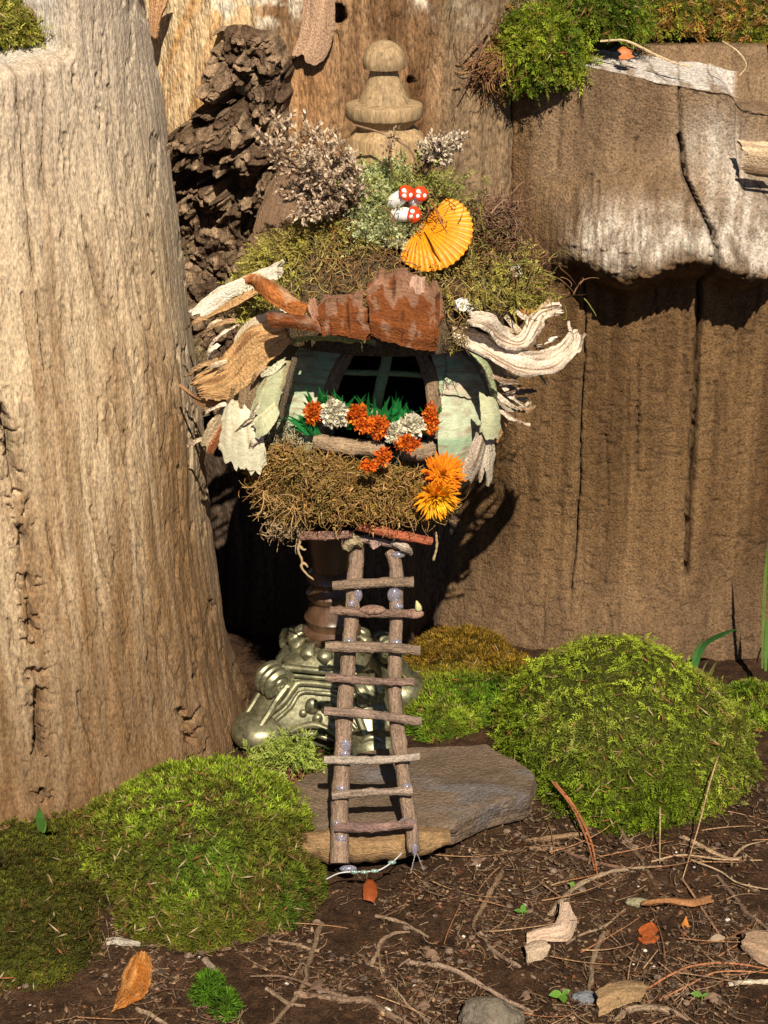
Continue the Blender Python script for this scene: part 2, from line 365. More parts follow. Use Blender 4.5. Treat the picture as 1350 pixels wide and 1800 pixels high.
# ------------------------------------------------------------------ stumps
def sil_radius(c, sil):
    """Radius of an upright trunk at c, per height, from its right-hand outline."""
    zz, rr = [], []; dc = c - CAM[:2]; d = np.hypot(*dc); ac = math.atan2(dc[0], dc[1])
    for px, py in sil:
        r = ray(px, py); az = math.atan2(r[0], r[1]); R = d * math.sin(az - ac)
        hd = math.sqrt(d * d - R * R); zz.append(CAM[2] + r[2] / math.hypot(r[0], r[1]) * hd); rr.append(R)
    o = np.argsort(zz); return A(zz)[o], A(rr)[o]
def stump_grid(c, Rz, th_f, th_b, zs, caps, topz):
    th = np.concatenate([th_f, th_b]); n = len(th); m = len(zs) + caps
    T = np.broadcast_to(th[None], (m, n)); Z = np.concatenate([zs, np.full(caps, zs[-1])])[:, None] + 0 * T
    S = np.concatenate([np.ones(len(zs)), (np.linspace(1, 0.02, caps + 1)[1:] if caps < 20 else np.concatenate([np.linspace(1, .55, caps - 9)[1:], np.linspace(.54, .02, 10)]))])[:, None] + 0 * T
    return T, Z, S, gq(m, n, True)

def rand_checks(n, x0, x1, y0, y1, lean, rs_, dmax=.008, lmin=30, lmax=190):
    out = []
    for _ in range(n):
        x, y = rs_.uniform(x0, x1), rs_.uniform(y0, y1); L = rs_.uniform(lmin, lmax); k = lean((x, y)); m = 5
        out.append(([(x + k * L * t + rs_.normal() * 1.6, y + L * t) for t in np.linspace(0, 1, m)], rs_.uniform(1.1, 2.3), rs_.uniform(.3, 1.) * dmax))
    return out
# ---- left stump (angle 0 faces the camera side, -Y; positive turns to +X)
cL = A([-.50, .055]); silL = [(255, 0), (270, 100), (285, 230), (302, 330), (320, 480), (337, 600), (347, 700), (362, 850), (385, 1000), (402, 1150), (415, 1230)]
zL, rL = sil_radius(cL, silL)
thf = np.radians(np.linspace(-12, 100, 330)); thb = np.radians(np.linspace(100, 348, 30))[1:-1]
zs = np.concatenate([np.linspace(-.05, .93, 560), [.97, 1.02]])
T, Z, S, Qs = stump_grid(cL, None, thf, thb, zs, 6, None)
R = np.interp(Z, zL, rL) + .012 * sstep(.12, -.02, Z)
def pos(c, R, T, Z, S=1.): return np.stack([c[0] + R * S * np.sin(T), c[1] - R * S * np.cos(T), Z], -1)
V = pos(cL, R, T, Z); px, py = proj(V)
gn = np.stack([V[..., 0] * 26, V[..., 1] * 26, V[..., 2] * 1.6], -1)
R = R + .0065 * (fbm(gn, 3, 2) - .5) + .014 * (fbm(V * 7, 2, 7) - .5)
R = R + .0030 * (fbm(np.stack([V[..., 0] * 120, V[..., 1] * 120, V[..., 2] * 9], -1), 3, 12) - .5) + .0014 * (fbm(V * A([190, 190, 60]), 2, 4) - .5)
lines = [([(0, 705), (14, 760), (26, 860), (38, 920), (50, 1010), (56, 1090), (62, 1160), (70, 1240), (68, 1330), (76, 1400)], 5, .016),
         ([(238, 960), (250, 1040), (262, 1150), (272, 1230), (283, 1330)], 3.2, .012), ([(340, 1190), (352, 1230), (360, 1262)], 3.5, .012),
         ([(30, 120), (48, 320), (70, 560), (86, 700)], 2.2, .009), ([(150, 380), (170, 500), (196, 590), (205, 640)], 2.6, .010), ([(225, 400), (250, 560), (278, 690)], 2.4, .009), ([(110, 200), (124, 330), (150, 470)], 2.0, .006), ([(190, 150), (215, 330), (235, 420)], 2.0, .006), ([(200, 700), (225, 860), (255, 980)], 2.0, .006), ([(310, 820), (332, 1000), (352, 1160)], 2.2, .007),
         ([(140, 820), (165, 1000), (200, 1180), (238, 1320)], 1.6, .003), ([(265, 480), (288, 620), (292, 700)], 2.2, .004), ([(100, 330), (112, 420)], 3, .006), ([(175, 700), (170, 790)], 2, .005)]
lines += rand_checks(46, -20, 400, 60, 1280, lambda p: .12 + .00012 * p[1] + .0002 * (p[0] - 100), np.random.default_rng(5))
jx = px + 9 * (fbm(np.stack([px * .004, py * .03, 0 * px], -1), 3, 9) - .5)
crack_tone = np.zeros_like(px)  # mask for darker colour along the cracks and chips
for ln, wd, dp in lines:
    d = pdist(jx, py, ln); on = sstep(.30, .55, fbm(np.stack([px * .01, py * .02, 0 * px + wd], -1), 2, 13))
    R = R - dp * on * np.exp(-(d / wd) ** 2); crack_tone = np.maximum(crack_tone, min(1, dp / .01) * on * np.exp(-(d / (wd * 1.6)) ** 2))
chipn = fbm(np.stack([px * .10, py * .016, 0 * px + 3], -1), 4, 61); R = R - .0022 * sstep(.62, .72, chipn); crack_tone = np.maximum(crack_tone, .4 * sstep(.62, .72, chipn))
d0 = pdist(px, py, lines[0][0]); rag = fbm(np.stack([px * .06, py * .06, 0 * px], -1), 3, 19)
R = R - .008 * (rag > .58) * np.exp(-(d0 / 20) ** 2)
dk = pdist(px, py, [(330, 1250), (345, 1300), (352, 1330)]); R = R - .012 * (rag > .5) * np.exp(-(dk / 16) ** 2)
notch = sstep(.800, .846, Z + .012 * (fbm(V * 40, 2, 3) - .5) - .10 * (V[..., 0] + .36)) * sstep(128, 118, px + 10 * (fbm(V * 50, 2, 5) - .5))
R = R - .13 * notch
V = pos(cL, R, T, Z, S); 
st = fbm(np.stack([V[..., 0] * 60, V[..., 1] * 60, V[..., 2] * 2.2], -1), 4, 33); big = fbm(V * A([9, 9, 4]), 3, 41)
st2 = fbm(np.stack([V[..., 0] * 170, V[..., 1] * 170, V[..., 2] * 3.2], -1), 3, 37)
st3 = fbm(np.stack([V[..., 0] * 26, V[..., 1] * 26, V[..., 2] * 1.1], -1), 3, 39)
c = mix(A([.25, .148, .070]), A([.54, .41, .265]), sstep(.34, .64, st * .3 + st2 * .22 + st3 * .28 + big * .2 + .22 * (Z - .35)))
c = mix(c, A([.13, .070, .032]), sstep(.40, -.02, Z) * (.55 + .5 * st3))  # soil stain at the foot, also dim corner shade painted into the colour
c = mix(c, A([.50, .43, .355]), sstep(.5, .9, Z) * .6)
c = mix(c, A([.08, .045, .022]), crack_tone * .6); c = mix(c, A([.50, .42, .32]), .5 * sstep(45, 5, np.interp(py, [0, 700, 1300], [255, 347, 415]) - px) * sstep(1000, 600, py))
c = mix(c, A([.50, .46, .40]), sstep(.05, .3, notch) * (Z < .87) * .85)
L_PARENT = thing('tree_stump', (cL[0], cL[1], 0), 'tall pale weathered stump with smooth bare sides, left of the little house', 'tree stump')
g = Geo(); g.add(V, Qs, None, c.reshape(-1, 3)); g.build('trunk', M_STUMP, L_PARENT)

# ---- right stump
cR = A([.37, .66])
thf = np.radians(np.linspace(-62, 30, 300)); thb = np.radians(np.linspace(30, 298, 26))[1:-1]
zs = np.linspace(-.05, .755, 540)
T, Z, S, Qs = stump_grid(cR, None, thf, thb, zs, 96, None)
R = .438 + .02 * sstep(.14, -.02, Z) + 0 * T
V = pos(cR, R, T, Z); px, py = proj(V)
wob = 40 * (fbm(np.stack([px * .012, py * .004, 0 * px], -1), 3, 22) - .5)
bl = 462 + 15 * np.sin(px * .035 + .6) + wob      # lower lip of the overhang
amt = sstep(870, 1160, px) * (.75 + .25 * sstep(1400, 1300, px))
R = R + .088 * amt * sstep(215, 445, py) ** 1.5 * (sstep(bl + 46, bl - 26, py) * .85 + .15 * sstep(bl + 80, bl, py)); R = R - .05 * sstep(1290, 1312, px + 8 * (fbm(V * 60, 2, 3) - .5)) * sstep(345, 315, py)
R = R + .028 * sstep(1010, 1090, px) * sstep(1350, 1300, px) * sstep(330, 170, py) * 0
R = R + .02 * (fbm(V * 6, 3, 9) - .5) + .0045 * (fbm(np.stack([V[..., 0] * 40, V[..., 1] * 40, V[..., 2] * 5], -1), 3, 15) - .5) + .0030 * (fbm(V * A([170, 170, 110]), 3, 16) - .5)
rimpl = .0022 * np.sin(px * .55 + 6 * fbm(np.stack([px * .02, py * .012, 0 * px], -1), 2, 3)) * amt * sstep(300, 400, py) * sstep(490, 450, py)
R = R + rimpl
knob = fbm(np.stack([px * .07, py * .07, 0 * px], -1), 2, 44); R = R + .006 * sstep(.6, .8, knob) * amt * sstep(395, 425, py) * sstep(bl + 20, bl, py)
jx = px + 7 * (fbm(np.stack([px * .004, py * .03, 0 * px], -1), 3, 29) - .5); crack_tone = np.zeros_like(px)
for ln, wd, dp in [([(892, 90), (893, 240), (889, 340), (880, 420), (878, 520)], 5.0, .05), ([(1194, 240), (1204, 310), (1228, 370), (1238, 410), (1232, 470), (1230, 560), (1222, 690), (1216, 800), (1210, 900), (1206, 1010)], 3.0, .030),
                   ([(1026, 500), (1026, 600), (1022, 720), (1018, 850), (1010, 960), (1000, 1040)], 2.0, .014), ([(1020, 125), (1021, 210)], 1.8, .008), ([(1192, 118), (1196, 250)], 1.8, .008),
                   ([(1103, 800), (1100, 900), (1096, 980)], 1.6, .004), ([(1303, 800), (1300, 960)], 1.6, .004), ([(1255, 390), (1268, 430)], 2.4, .006)] + rand_checks(40, 900, 1345, 180, 1120, lambda p: -.02, np.random.default_rng(9), .007, 25, 150):
    d = pdist(jx, py, ln); f = np.exp(-(d / wd) ** 2) * (.75 + .5 * fbm(np.stack([px * .02, py * .05, 0 * px], -1), 2, 3)); R = R - dp * np.minimum(f, 1); crack_tone = np.maximum(crack_tone, min(1, dp / .008) * np.exp(-(d / (wd * 1.7)) ** 2))
chipn = fbm(np.stack([px * .05, py * .07, 0 * px + 3], -1), 4, 62); R = R - .0016 * sstep(.64, .72, chipn) * sstep(480, 560, py); crack_tone = np.maximum(crack_tone, .4 * sstep(.64, .68, chipn) * sstep(480, 560, py))
# cap: slanted saw cut, with a broken step behind it
V = pos(cR, R, T, Z, S)
top = .742 - .16 * (V[..., 0] - .27) + .10 * (V[..., 1] - .24) - .03 * sstep(.40, .43, V[..., 0]) * (V[..., 1] < .34) + .006 * (fbm(V * 30, 3, 5) - .5) + .004 * (fbm(V * A([60, 200, 1]), 3, 6) - .5)
stepl = V[..., 1] - (.352 - .02 * (V[..., 0] - .3) + .03 * (fbm(V * 16, 3, 8) - .5))
top = top + .040 * sstep(0, .010, stepl) * sstep(.475, .465, V[..., 0]) * sstep(.31, .335, V[..., 0]) + .03 * sstep(.02, .1, stepl)
Zc = np.minimum(Z, top) ; iscap = Z >= top - 1e-6
V[..., 2] = np.where(Z >= .66, Zc, Z)
px, py = proj(V)
st = fbm(np.stack([V[..., 0] * 70, V[..., 1] * 70, V[..., 2] * 4], -1), 4, 53); big = fbm(V * A([8, 8, 5]), 3, 61)
c = mix(A([.080, .042, .016]), A([.195, .114, .051]), sstep(.32, .70, st * .35 + big * .3 + .35 * fbm(np.stack([V[..., 0] * 28, V[..., 1] * 28, V[..., 2] * 1.5], -1), 3, 57)))
c = mix(c, A([.255, .175, .11]), .55 * sstep(895, 960, px) * sstep(430, 300, py) * (.4 + .9 * st))
silver = np.clip(amt * 1.3, 0, 1) * sstep(315, 430, py) * sstep(bl + 20, bl - 22, py) * (.42 + .75 * sstep(.35, .65, st)) * sstep(900, 1110, px)
silver = np.maximum(silver, .9 * np.exp(-(pdist(px, py, [(1260, 250), (1320, 400)]) / 55) ** 2) * (.4 + .6 * st))
fl_ = fbm(np.stack([(px + .10 * np.maximum(py - 330, 0) * np.sign(px - 1180)) * .20, py * .008, 0 * px], -1), 5, 67, .65); silver = silver * (.55 + .8 * sstep(.34, .66, fl_)) * (.7 + .6 * big)
c = mix(c, A([.47, .415, .35]), np.clip(silver, 0, .92))
c = mix(c, A([.52, .47, .42]), sstep(.72, .76, np.where(S < .995, 1, 0) * sstep(.012, -.012, stepl)) * sstep(1296, 1284, px + 22 * (fbm(V * 90, 3, 4) - .5)))
for ln_ in ([(1190, 104), (1194, 135), (1198, 170)], [(1140, 108), (1152, 128), (1178, 146)], [(1242, 116), (1252, 140), (1256, 168)], [(1080, 110), (1092, 130)]): c = mix(c, A([.10, .06, .035]), .85 * np.exp(-(pdist(px + 8 * (fbm(V * 120, 2, 6) - .5), py, ln_) / 1.6) ** 2) * (S < .995))
c = mix(c, A([.20, .125, .07]), .7 * sstep(.55, .68, fbm(V * A([70, 22, 40]), 4, 83)) * (S < .99))
c = mix(c, A([.06, .038, .022]), crack_tone * .7)  # darker wood colour following the cracks and chips
c = mix(c, A([.16, .105, .065]), sstep(.2, 0, Z) * .5)
R_PARENT = thing('tree_stump', (cR[0], cR[1], 0), 'wide dark brown stump with bulging silvery lip, right of the house', 'tree stump')
g = Geo(); g.add(V, Qs, None, c.reshape(-1, 3)); g.build('trunk', M_STUMPR, R_PARENT)
def right_surf(px, py, off=0.):
    d = ray(px, py); ox, oy = CAM[0] - cR[0], CAM[1] - cR[1]; rr = .44 + off
    a = d[..., 0] ** 2 + d[..., 1] ** 2; b = ox * d[..., 0] + oy * d[..., 1]; cc = ox * ox + oy * oy - rr * rr
    t = (-b - np.sqrt(np.maximum(b * b - a * cc, 0))) / a; return CAM + d * t[..., None]
# split piece wedged at the right edge
g = Geo(); q = lambda L, Y: [P(x, y, Y) for x, y in L]
sheet(g, q([(1298, 246), (1330, 248), (1375, 255)], .19), q([(1300, 284), (1335, 286), (1380, 285)], .185), th=.004, bulge=.006, col=(.55, .40, .26), jag=(.01, 0), seed=3)
g.build('split_board', M_STRIP, R_PARENT, label='pale split board with curved grain')
g = Geo(); sheet(g, q([(1300, 290), (1335, 294), (1380, 300)], .185), q([(1304, 304), (1340, 310), (1380, 318)], .19), th=.003, bulge=.003, col=(.20, .13, .08), jag=(.01, 0), seed=4)
g.build('splinter', M_STRIP, R_PARENT)

# ---- back stump
cB, RB = A([-.05, .60]), .38
def back_surf(px, py, off=0.):
    d = ray(px, py); ox, oy = CAM[0] - cB[0], CAM[1] - cB[1]; rr = RB + off
    a = d[..., 0] ** 2 + d[..., 1] ** 2; b = ox * d[..., 0] + oy * d[..., 1]; cc = ox * ox + oy * oy - rr * rr
    t = (-b - np.sqrt(np.maximum(b * b - a * cc, 0))) / a; return CAM + d * t[..., None]
thf = np.radians(np.linspace(-75, 40, 260)); thb = np.radians(np.linspace(40, 285, 26))[1:-1]
zs = np.concatenate([np.linspace(-.05, .93, 340), [.98, 1.04]])
T, Z, S, Qs = stump_grid(cB, None, thf, thb, zs, 6, None)
R = RB + 0 * T; V = pos(cB, R, T, Z); px, py = proj(V)
ang = np.where(px < 420, (px - py * -.35) * 1.0, px)
R = R + .018 * (fbm(np.stack([px * .016, py * .003, 0 * px], -1), 3, 2) - .5) + .010 * (fbm(np.stack([px * .06, py * .008, 0 * px], -1), 4, 6) - .5) + .004 * (fbm(V * A([150, 150, 60]), 3, 3) - .5)
R = R - .07 * sstep(400, 520, py) * sstep(690, 800, px) - .05 * sstep(420, 700, py) * sstep(560, 480, px)      # hollow low behind the house
hole = np.hypot((px - 592) / 14, (py - 28) / 19); R = R - .05 * sstep(1.15, .8, hole + .5 * (fbm(V * 90, 2, 8) - .5))
hole2 = np.hypot(px - 722, py - 143) / 6; R = R - .02 * sstep(1.2, .6, hole2)
for ln, wd, dp in [([(590, 60), (600, 160), (596, 300)], 5, .008), ([(755, 60), (760, 170), (764, 260)], 3, .005), ([(700, 30), (715, 120), (735, 200)], 6, .007)]:
    R = R - dp * np.exp(-(pdist(px, py, ln) / wd) ** 2)
V = pos(cB, R, T, Z, S)
st = fbm(np.stack([px * .07, py * .006, 0 * px], -1), 4, 71); big = fbm(np.stack([px * .01, py * .004, 0 * px], -1), 3, 73)
c = mix(A([.13, .066, .028]), A([.33, .195, .10]), sstep(.3, .7, st * .6 + big * .4))
gold = sstep(60, 20, px - 400 - 12 * np.sin(py * .05)) * sstep(330, 200, py + .2 * (px - 300))
dg = fbm(np.stack([(px + .42 * py) * .05, (py - .42 * px) * .006, 0 * px], -1), 4, 77)
c = mix(c, mix(A([.50, .27, .10]), A([.74, .58, .36]), sstep(.35, .7, dg * .45 + .27 + .22 * sstep(360, 280, px + .3 * py))), gold)
pale = np.exp(-(pdist(px, py, [(400, 10), (450, 25), (505, 5)]) / 30) ** 2) + np.exp(-(pdist(px, py, [(740, -10), (800, 18), (835, 30)]) / 22) ** 2)
c = mix(c, A([.74, .66, .52]), np.clip(pale, 0, 1) * sstep(.35, .6, fbm(np.stack([px * .05, py * .05, 0 * px], -1), 3, 5)))
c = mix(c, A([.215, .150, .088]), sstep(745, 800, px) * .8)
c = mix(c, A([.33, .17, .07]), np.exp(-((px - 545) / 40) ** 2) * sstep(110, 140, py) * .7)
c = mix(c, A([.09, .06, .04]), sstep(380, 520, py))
B_PARENT = thing('tree_stump', (cB[0], cB[1], 0), 'brown peeling trunk with rough dark bark and golden bare wood, directly behind the house', 'tree stump')
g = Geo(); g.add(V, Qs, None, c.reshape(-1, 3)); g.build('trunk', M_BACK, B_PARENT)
# rough bark left standing on it
ny, nx = 330, 160; vy = np.linspace(34, 720, ny)[:, None]; ux = np.linspace(0, 1, nx)[None]
xl = np.interp(vy, [34, 60, 110, 160, 190, 235, 270, 330, 500, 720], [395, 385, 382, 378, 350, 305, 285, 278, 300, 330]); xr = np.interp(vy, [34, 60, 110, 180, 230, 290, 350, 460, 720], [420, 490, 520, 515, 515, 520, 500, 470, 500])
fx = fbm(np.stack([vy * .05 + 0 * ux, 0 * vy + 0 * ux, 0 * vy + 0 * ux], -1), 3, 5) - .5
PX = xl + (xr - xl) * ux + 14 * fx; PY = vy + 0 * PX + 10 * (fbm(np.stack([PX * .04, 0 * PX + vy * .01, 0 * PX], -1), 2, 6) - .5)
q2 = np.stack([PX * .017, PY * .015, 0 * PX + .5], -1) + .35 * (np.stack([fbm(np.stack([PX * .03, PY * .03, 0 * PX], -1), 3, 91), fbm(np.stack([PX * .03, PY * .03, 0 * PX], -1), 3, 92), 0 * PX], -1) - .5) * 2
f1, f2, idc = worley(q2, 15); g1, g2, idf = worley(q2 * A([3.6, 3.2, 1]) + 7, 25)
off = .018 + .016 * idc + .020 * sstep(.0, .35, f2 - f1) + .009 * (sstep(.0, .40, g2 - g1) - .5) + .006 * idf + .012 * (fbm(np.stack([PX * .09, PY * .09, 0 * PX], -1), 3, 14) - .5)
off = .016 + (off - .016) * (1 - .6 * sstep(325, 400, PY)); off = off - .008 * sstep(330, 500, PY) + .010 * (fbm(np.stack([PX * .10, PY * .03, 0 * PX], -1), 4, 77) - .5) * sstep(325, 400, PY)
for cx, cy, rx, ry in [(352, 292, 28, 20), (398, 290, 22, 18), (440, 305, 36, 28), (432, 152, 16, 18), (398, 60, 14, 12), (368, 200, 22, 9), (405, 172, 30, 7)]:
    hh = np.hypot((PX - cx) / rx, (PY - cy) / ry) + .9 * (fbm(np.stack([PX * .07, PY * .07, 0 * PX], -1), 2, 18) - .5); off = off * (1 - .97 * sstep(1.15, .75, hh)) - .03 * sstep(1.0, .6, hh)
off = off + .022 * np.exp(-((PY - 245) / 40) ** 2)
edge = sstep(0, .07, ux) * sstep(1, .93, ux) * sstep(34, 60, vy) ; off = off * edge - .012 * (1 - edge)
V = back_surf(PX, PY); nrm = unit(np.concatenate([V[..., :2] - cB, 0 * V[..., :1]], -1)); V = V + nrm * off[..., None] + A([0, 0, -1.]) * (.15 * off[..., None])
bt = fbm(np.stack([PX * .05, PY * .04, 0 * PX], -1), 4, 95)
c = mix(A([.11, .068, .042]), A([.31, .21, .13]), sstep(.3, .7, .45 * bt + .55 * idf)); c = mix(c, A([.17, .14, .06]), .5 * sstep(.5, .7, fbm(np.stack([PX * .03, PY * .03, 0 * PX], -1), 3, 99)) * sstep(230, 300, PY))
c = mix(c, A([.05, .034, .024]), sstep(.12, .0, g2 - g1) * .6)
g = Geo(); g.add(V, gq(ny, nx)[:, ::-1], None, c.reshape(-1, 3)); g.build('bark', M_BARK, B_PARENT)
# peeling strips and a leaning slab of bark
def bs(L, off=.006): return [back_surf(x, y, off) for x, y in L]
g = Geo(); sheet(g, bs([(536, -30), (530, 30), (522, 70), (510, 106)], .012), bs([(590, -30), (588, 30), (583, 80), (566, 118)], .014), th=.004, col=(.42, .27, .175), jag=(0, .012), seed=11, bulge=.004)
g.build('peeling_strip', M_STRIP, B_PARENT)
g = Geo(); sheet(g, bs([(258, -20), (262, 30), (262, 60)], .03), bs([(300, -20), (288, 10), (272, 70)], .03), th=.004, col=(.52, .30, .16), jag=(0, .004), seed=12)
g.build('peeling_strip', M_STRIP, B_PARENT)
g = Geo(); sheet(g, [P(498, 285, .20), P(470, 330, .16), P(450, 385, .13), P(434, 450, .11)], [P(560, 300, .20), P(540, 340, .16), P(520, 400, .13), P(500, 470, .11)], th=.006, col=(.17, .105, .065), jag=(.005, .01), seed=13, bulge=.012)
g.build('bark_slab', M_STRIP, B_PARENT, label='dark slab of bark leaning outward')
# ------------------------------------------------------------------ fairy house
HC, HR = A([-.022, 0., .405]), A([.150, .106, .128])      # body
RC, RR = A([.006, 0., .528]), A([.152, .150, .098])       # mossy roof
RC2, RR2 = A([.008, -.005, .585]), A([.070, .065, .088])
def ell(px, py, C, Rd, off=0.):
    d = ray(px, py) / (Rd + off); o = (CAM - C) / (Rd + off)
    a = (d * d).sum(-1); b = (d * o).sum(-1); c = (o * o).sum(-1) - 1
    t = (-b - np.sqrt(np.maximum(b * b - a * c, 0))) / a; return CAM + ray(px, py) * t[..., None]
def H(px, py, off=0.): return ell(px, py, HC, HR, off)
def RF(px, py, off=0.):
    def hit(C, R):
        R = R + off; d = ray(px, py) / R; o = (CAM - C) / R; a = (d * d).sum(-1); b = (d * o).sum(-1); c = (o * o).sum(-1) - 1; D = b * b - a * c
        return np.where(D > 0, (-b - np.sqrt(np.maximum(D, 0))) / a, 9.)
    t = np.minimum(hit(RC, RR), hit(RC2, RR2)); return CAM + ray(px, py) * t[..., None]
house = thing('fairy_house', (HC[0], HC[1], .30), 'tiny green bark fairy house with mossy roof and turned finial on a pedestal', 'fairy house')
# body shell with an open window
na, nb = 120, 70; ta = np.linspace(0, 2 * np.pi, na, endpoint=False); tb = np.linspace(-1.45, 1.45, nb)
TB, TA = np.meshgrid(tb, ta, indexing='ij')
dirs = np.stack([np.cos(TB) * np.sin(TA), -np.cos(TB) * np.cos(TA), np.sin(TB)], -1)
V = HC + dirs * HR; px, py = proj(V)
win = (pdist(px, py, [(682, 640), (668, 730)]) < 92) & (V[..., 1] < 0)
win = ((px - 672 + .0 * (py - 690)) / (92 + .14 * (py - 690))) ** 2 + ((py - 700) / 92) ** 2 < 1; win &= V[..., 1] < 0
qq = gq(nb, na, True); keep = ~win.reshape(-1)[qq].any(1)
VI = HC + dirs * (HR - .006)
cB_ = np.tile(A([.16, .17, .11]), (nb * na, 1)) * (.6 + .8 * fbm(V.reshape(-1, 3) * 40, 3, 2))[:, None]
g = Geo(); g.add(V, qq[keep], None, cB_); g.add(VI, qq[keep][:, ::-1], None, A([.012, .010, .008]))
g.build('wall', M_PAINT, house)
# painted birch panels round the window
def greenp(c, u, t, gg):
    gr = mix(A([.31, .43, .27]), A([.48, .53, .37]), sstep(.35, .7, fbm(gg * A([20, 1, 60]), 3, 4)))
    pk = sstep(.53, .66, fbm(gg * A([14, 1, 40]) + 3, 3, 8)); gr = mix(gr, A([.56, .36, .30]), pk * .55)
    ln = sstep(.60, .66, fbm(gg * A([25, 1, 340]), 2, 14)); gr = mix(gr, A([.26, .17, .11]), ln * .65); sc_ = fbm(gg * A([45, 1, 90]) + 9, 4, 24); gr = mix(gr, A([.34, .28, .19]), .6 * sstep(.63, .68, sc_))
    return gr * (.8 + .4 * fbm(gg * A([80, 1, 260]), 3, 6))[..., None]
def hs(L, off=.006): return [H(x, y, off) for x, y in L]
def panel(name, l, r, off=.006, seed=0, cf=greenp, col=(.5, .6, .4), th=.0025, jag=(.003, .004), bulge=.004, nu=46, nv=26, m=None, **k):
    g = Geo(); sheet(g, hs(l, off), hs(r, off), nu=nu, nv=nv, th=th, bulge=bulge, col=col, jag=jag, seed=seed, colb=(.25, .16, .1), colfn=cf, **k)
    return g.build(name, m or M_PAINT, house)
panel('bark_panel', [(535, 596), (512, 640), (496, 690), (484, 730), (478, 790)], [(618, 604), (592, 655), (574, 700), (566, 735), (566, 800)], .008, 21)
panel('bark_panel', [(752, 606), (768, 660), (772, 720), (772, 780), (775, 850)], [(800, 612), (842, 660), (857, 720), (842, 775), (805, 838)], .010, 24)
# a second, overlapping flake on the right panel
panel('bark_flake', [(786, 618), (786, 650), (782, 674)], [(808, 616), (836, 650), (852, 676)], .014, 27, jag=(.002, .005), th=.002)
panel('bark_flake', [(780, 668), (778, 690), (776, 702)], [(848, 668), (856, 690), (858, 706)], .0135, 29, jag=(.001, .006), th=.002)
# window frame, glazing bars
def frame_piece(name, pts, off, rad, col, flat=.6, seed=0, m=None):
    g = Geo(); tube(g, hs(pts, off), rad, 8, col, nk=18, bump=.0012, bs=160, seed=seed, flat=flat); return g.build(name, m or M_TWIG, house)
frame_piece('window_frame', [(622, 606), (596, 650), (575, 705), (562, 770)], .006, [.006, .0075, .008, .007], (.24, .16, .10), seed=2)
frame_piece('window_frame', [(730, 606), (752, 650), (764, 705), (766, 770)], .006, [.006, .008, .0085, .007], (.22, .15, .095), seed=3)
frame_piece('window_frame', [(610, 612), (670, 604), (740, 612)], .008, [.005, .006, .005], (.25, .27, .13), seed=4)
frame_piece('glazing_bar', [(684, 606), (676, 650), (664, 700), (654, 770)], -.002, .0058, (.20, .27, .13), seed=5, m=M_PAINT)
frame_piece('glazing_bar', [(578, 652), (630, 655), (690, 656), (752, 660)], -.006, .0056, (.20, .27, .13), seed=6, m=M_PAINT)

# roof: solid mound under the moss
TB, TA = np.meshgrid(np.linspace(-.25, 1.5, 50), np.linspace(0, 2 * np.pi, 90, endpoint=False), indexing='ij')
d = np.stack([np.cos(TB) * np.sin(TA), -np.cos(TB) * np.cos(TA), np.sin(TB)], -1)
V = RC + d * (RR - .004) * (1 + .06 * (fbm(d * 4, 3, 3) - .5))[..., None]
V[..., 2] = np.maximum(V[..., 2], RC[2] - .012)
g = Geo(); g.add(V, gq(50, 90, True), None, A([.10, .07, .04])); g.add(RC2 + d * (RR2 - .004), gq(50, 90, True), None, A([.10, .07, .04])); g.build('roof', M_BARK, house)
# finial, turned from one post
def lathe(geo, x, Y, prof, n, col, faceted=None, tone=.2):
    pts = []
    for py_, r in prof:
        c0 = P(x, py_, Y); pts.append((c0[2], r * pxs(c0)))
    pts = A(pts); cx = P(x, prof[len(prof) // 2][0], Y)[0]
    an = np.linspace(0, 2 * np.pi, n, endpoint=False) + .2
    k = np.ones(n) if not faceted else np.cos(np.pi / faceted) / np.cos(((an + math.pi / 8) % (2 * np.pi / faceted)) - np.pi / faceted)
    V = np.stack([cx + pts[:, 1:2] * k * np.sin(an), Y - pts[:, 1:2] * k * np.cos(an), pts[:, 0:1] + 0 * an], -1)
    cc = np.asarray(col) * (1 - tone + 2 * tone * fbm(np.stack([V[..., 0] * 70, V[..., 1] * 70, V[..., 2] * 12], -1), 4, 3))[..., None]
    geo.add(V, gq(len(prof), n, True), None, cc.reshape(-1, 3))
def bez(prof, m=4):
    p = A(prof, float) if False else np.asarray(prof, float); return resample(p, len(p) * m)
an = np.linspace(-.36, 1.57, 16)
ball = [(107 - 37 * math.sin(a), 38 * math.cos(a)) for a in an]
finial_col = (.36, .25, .135)
g = Geo(); lathe(g, 675, 0, [(122, 26), (121, 33)] + ball, 40, finial_col); g.build('finial_ball', M_TURN, house)
g = Geo(); lathe(g, 675, 0, [(184, 47), (181, 46.5), (177, 44.5), (170, 42.5), (164, 39), (150, 32.5), (138, 28), (130, 25.5), (124, 25.5), (118, 26)], 40, finial_col); g.build('finial_neck', M_TURN, house)
g = Geo(); lathe(g, 675, 0, [(226, 48), (222, 50), (217, 53), (211, 58), (206, 66), (203, 68), (185, 68), (182, 66), (180, 58), (178, 40)], 48, finial_col); g.build('finial_collar', M_TURN, house)
g = Geo(); lathe(g, 680, 0, [(330, 72), (300, 71), (241, 70), (239, 69), (228, 58), (223, 52), (221, 40)], 96, (.40, .27, .14), faceted=8); g.build('finial_block', M_TURN, house)

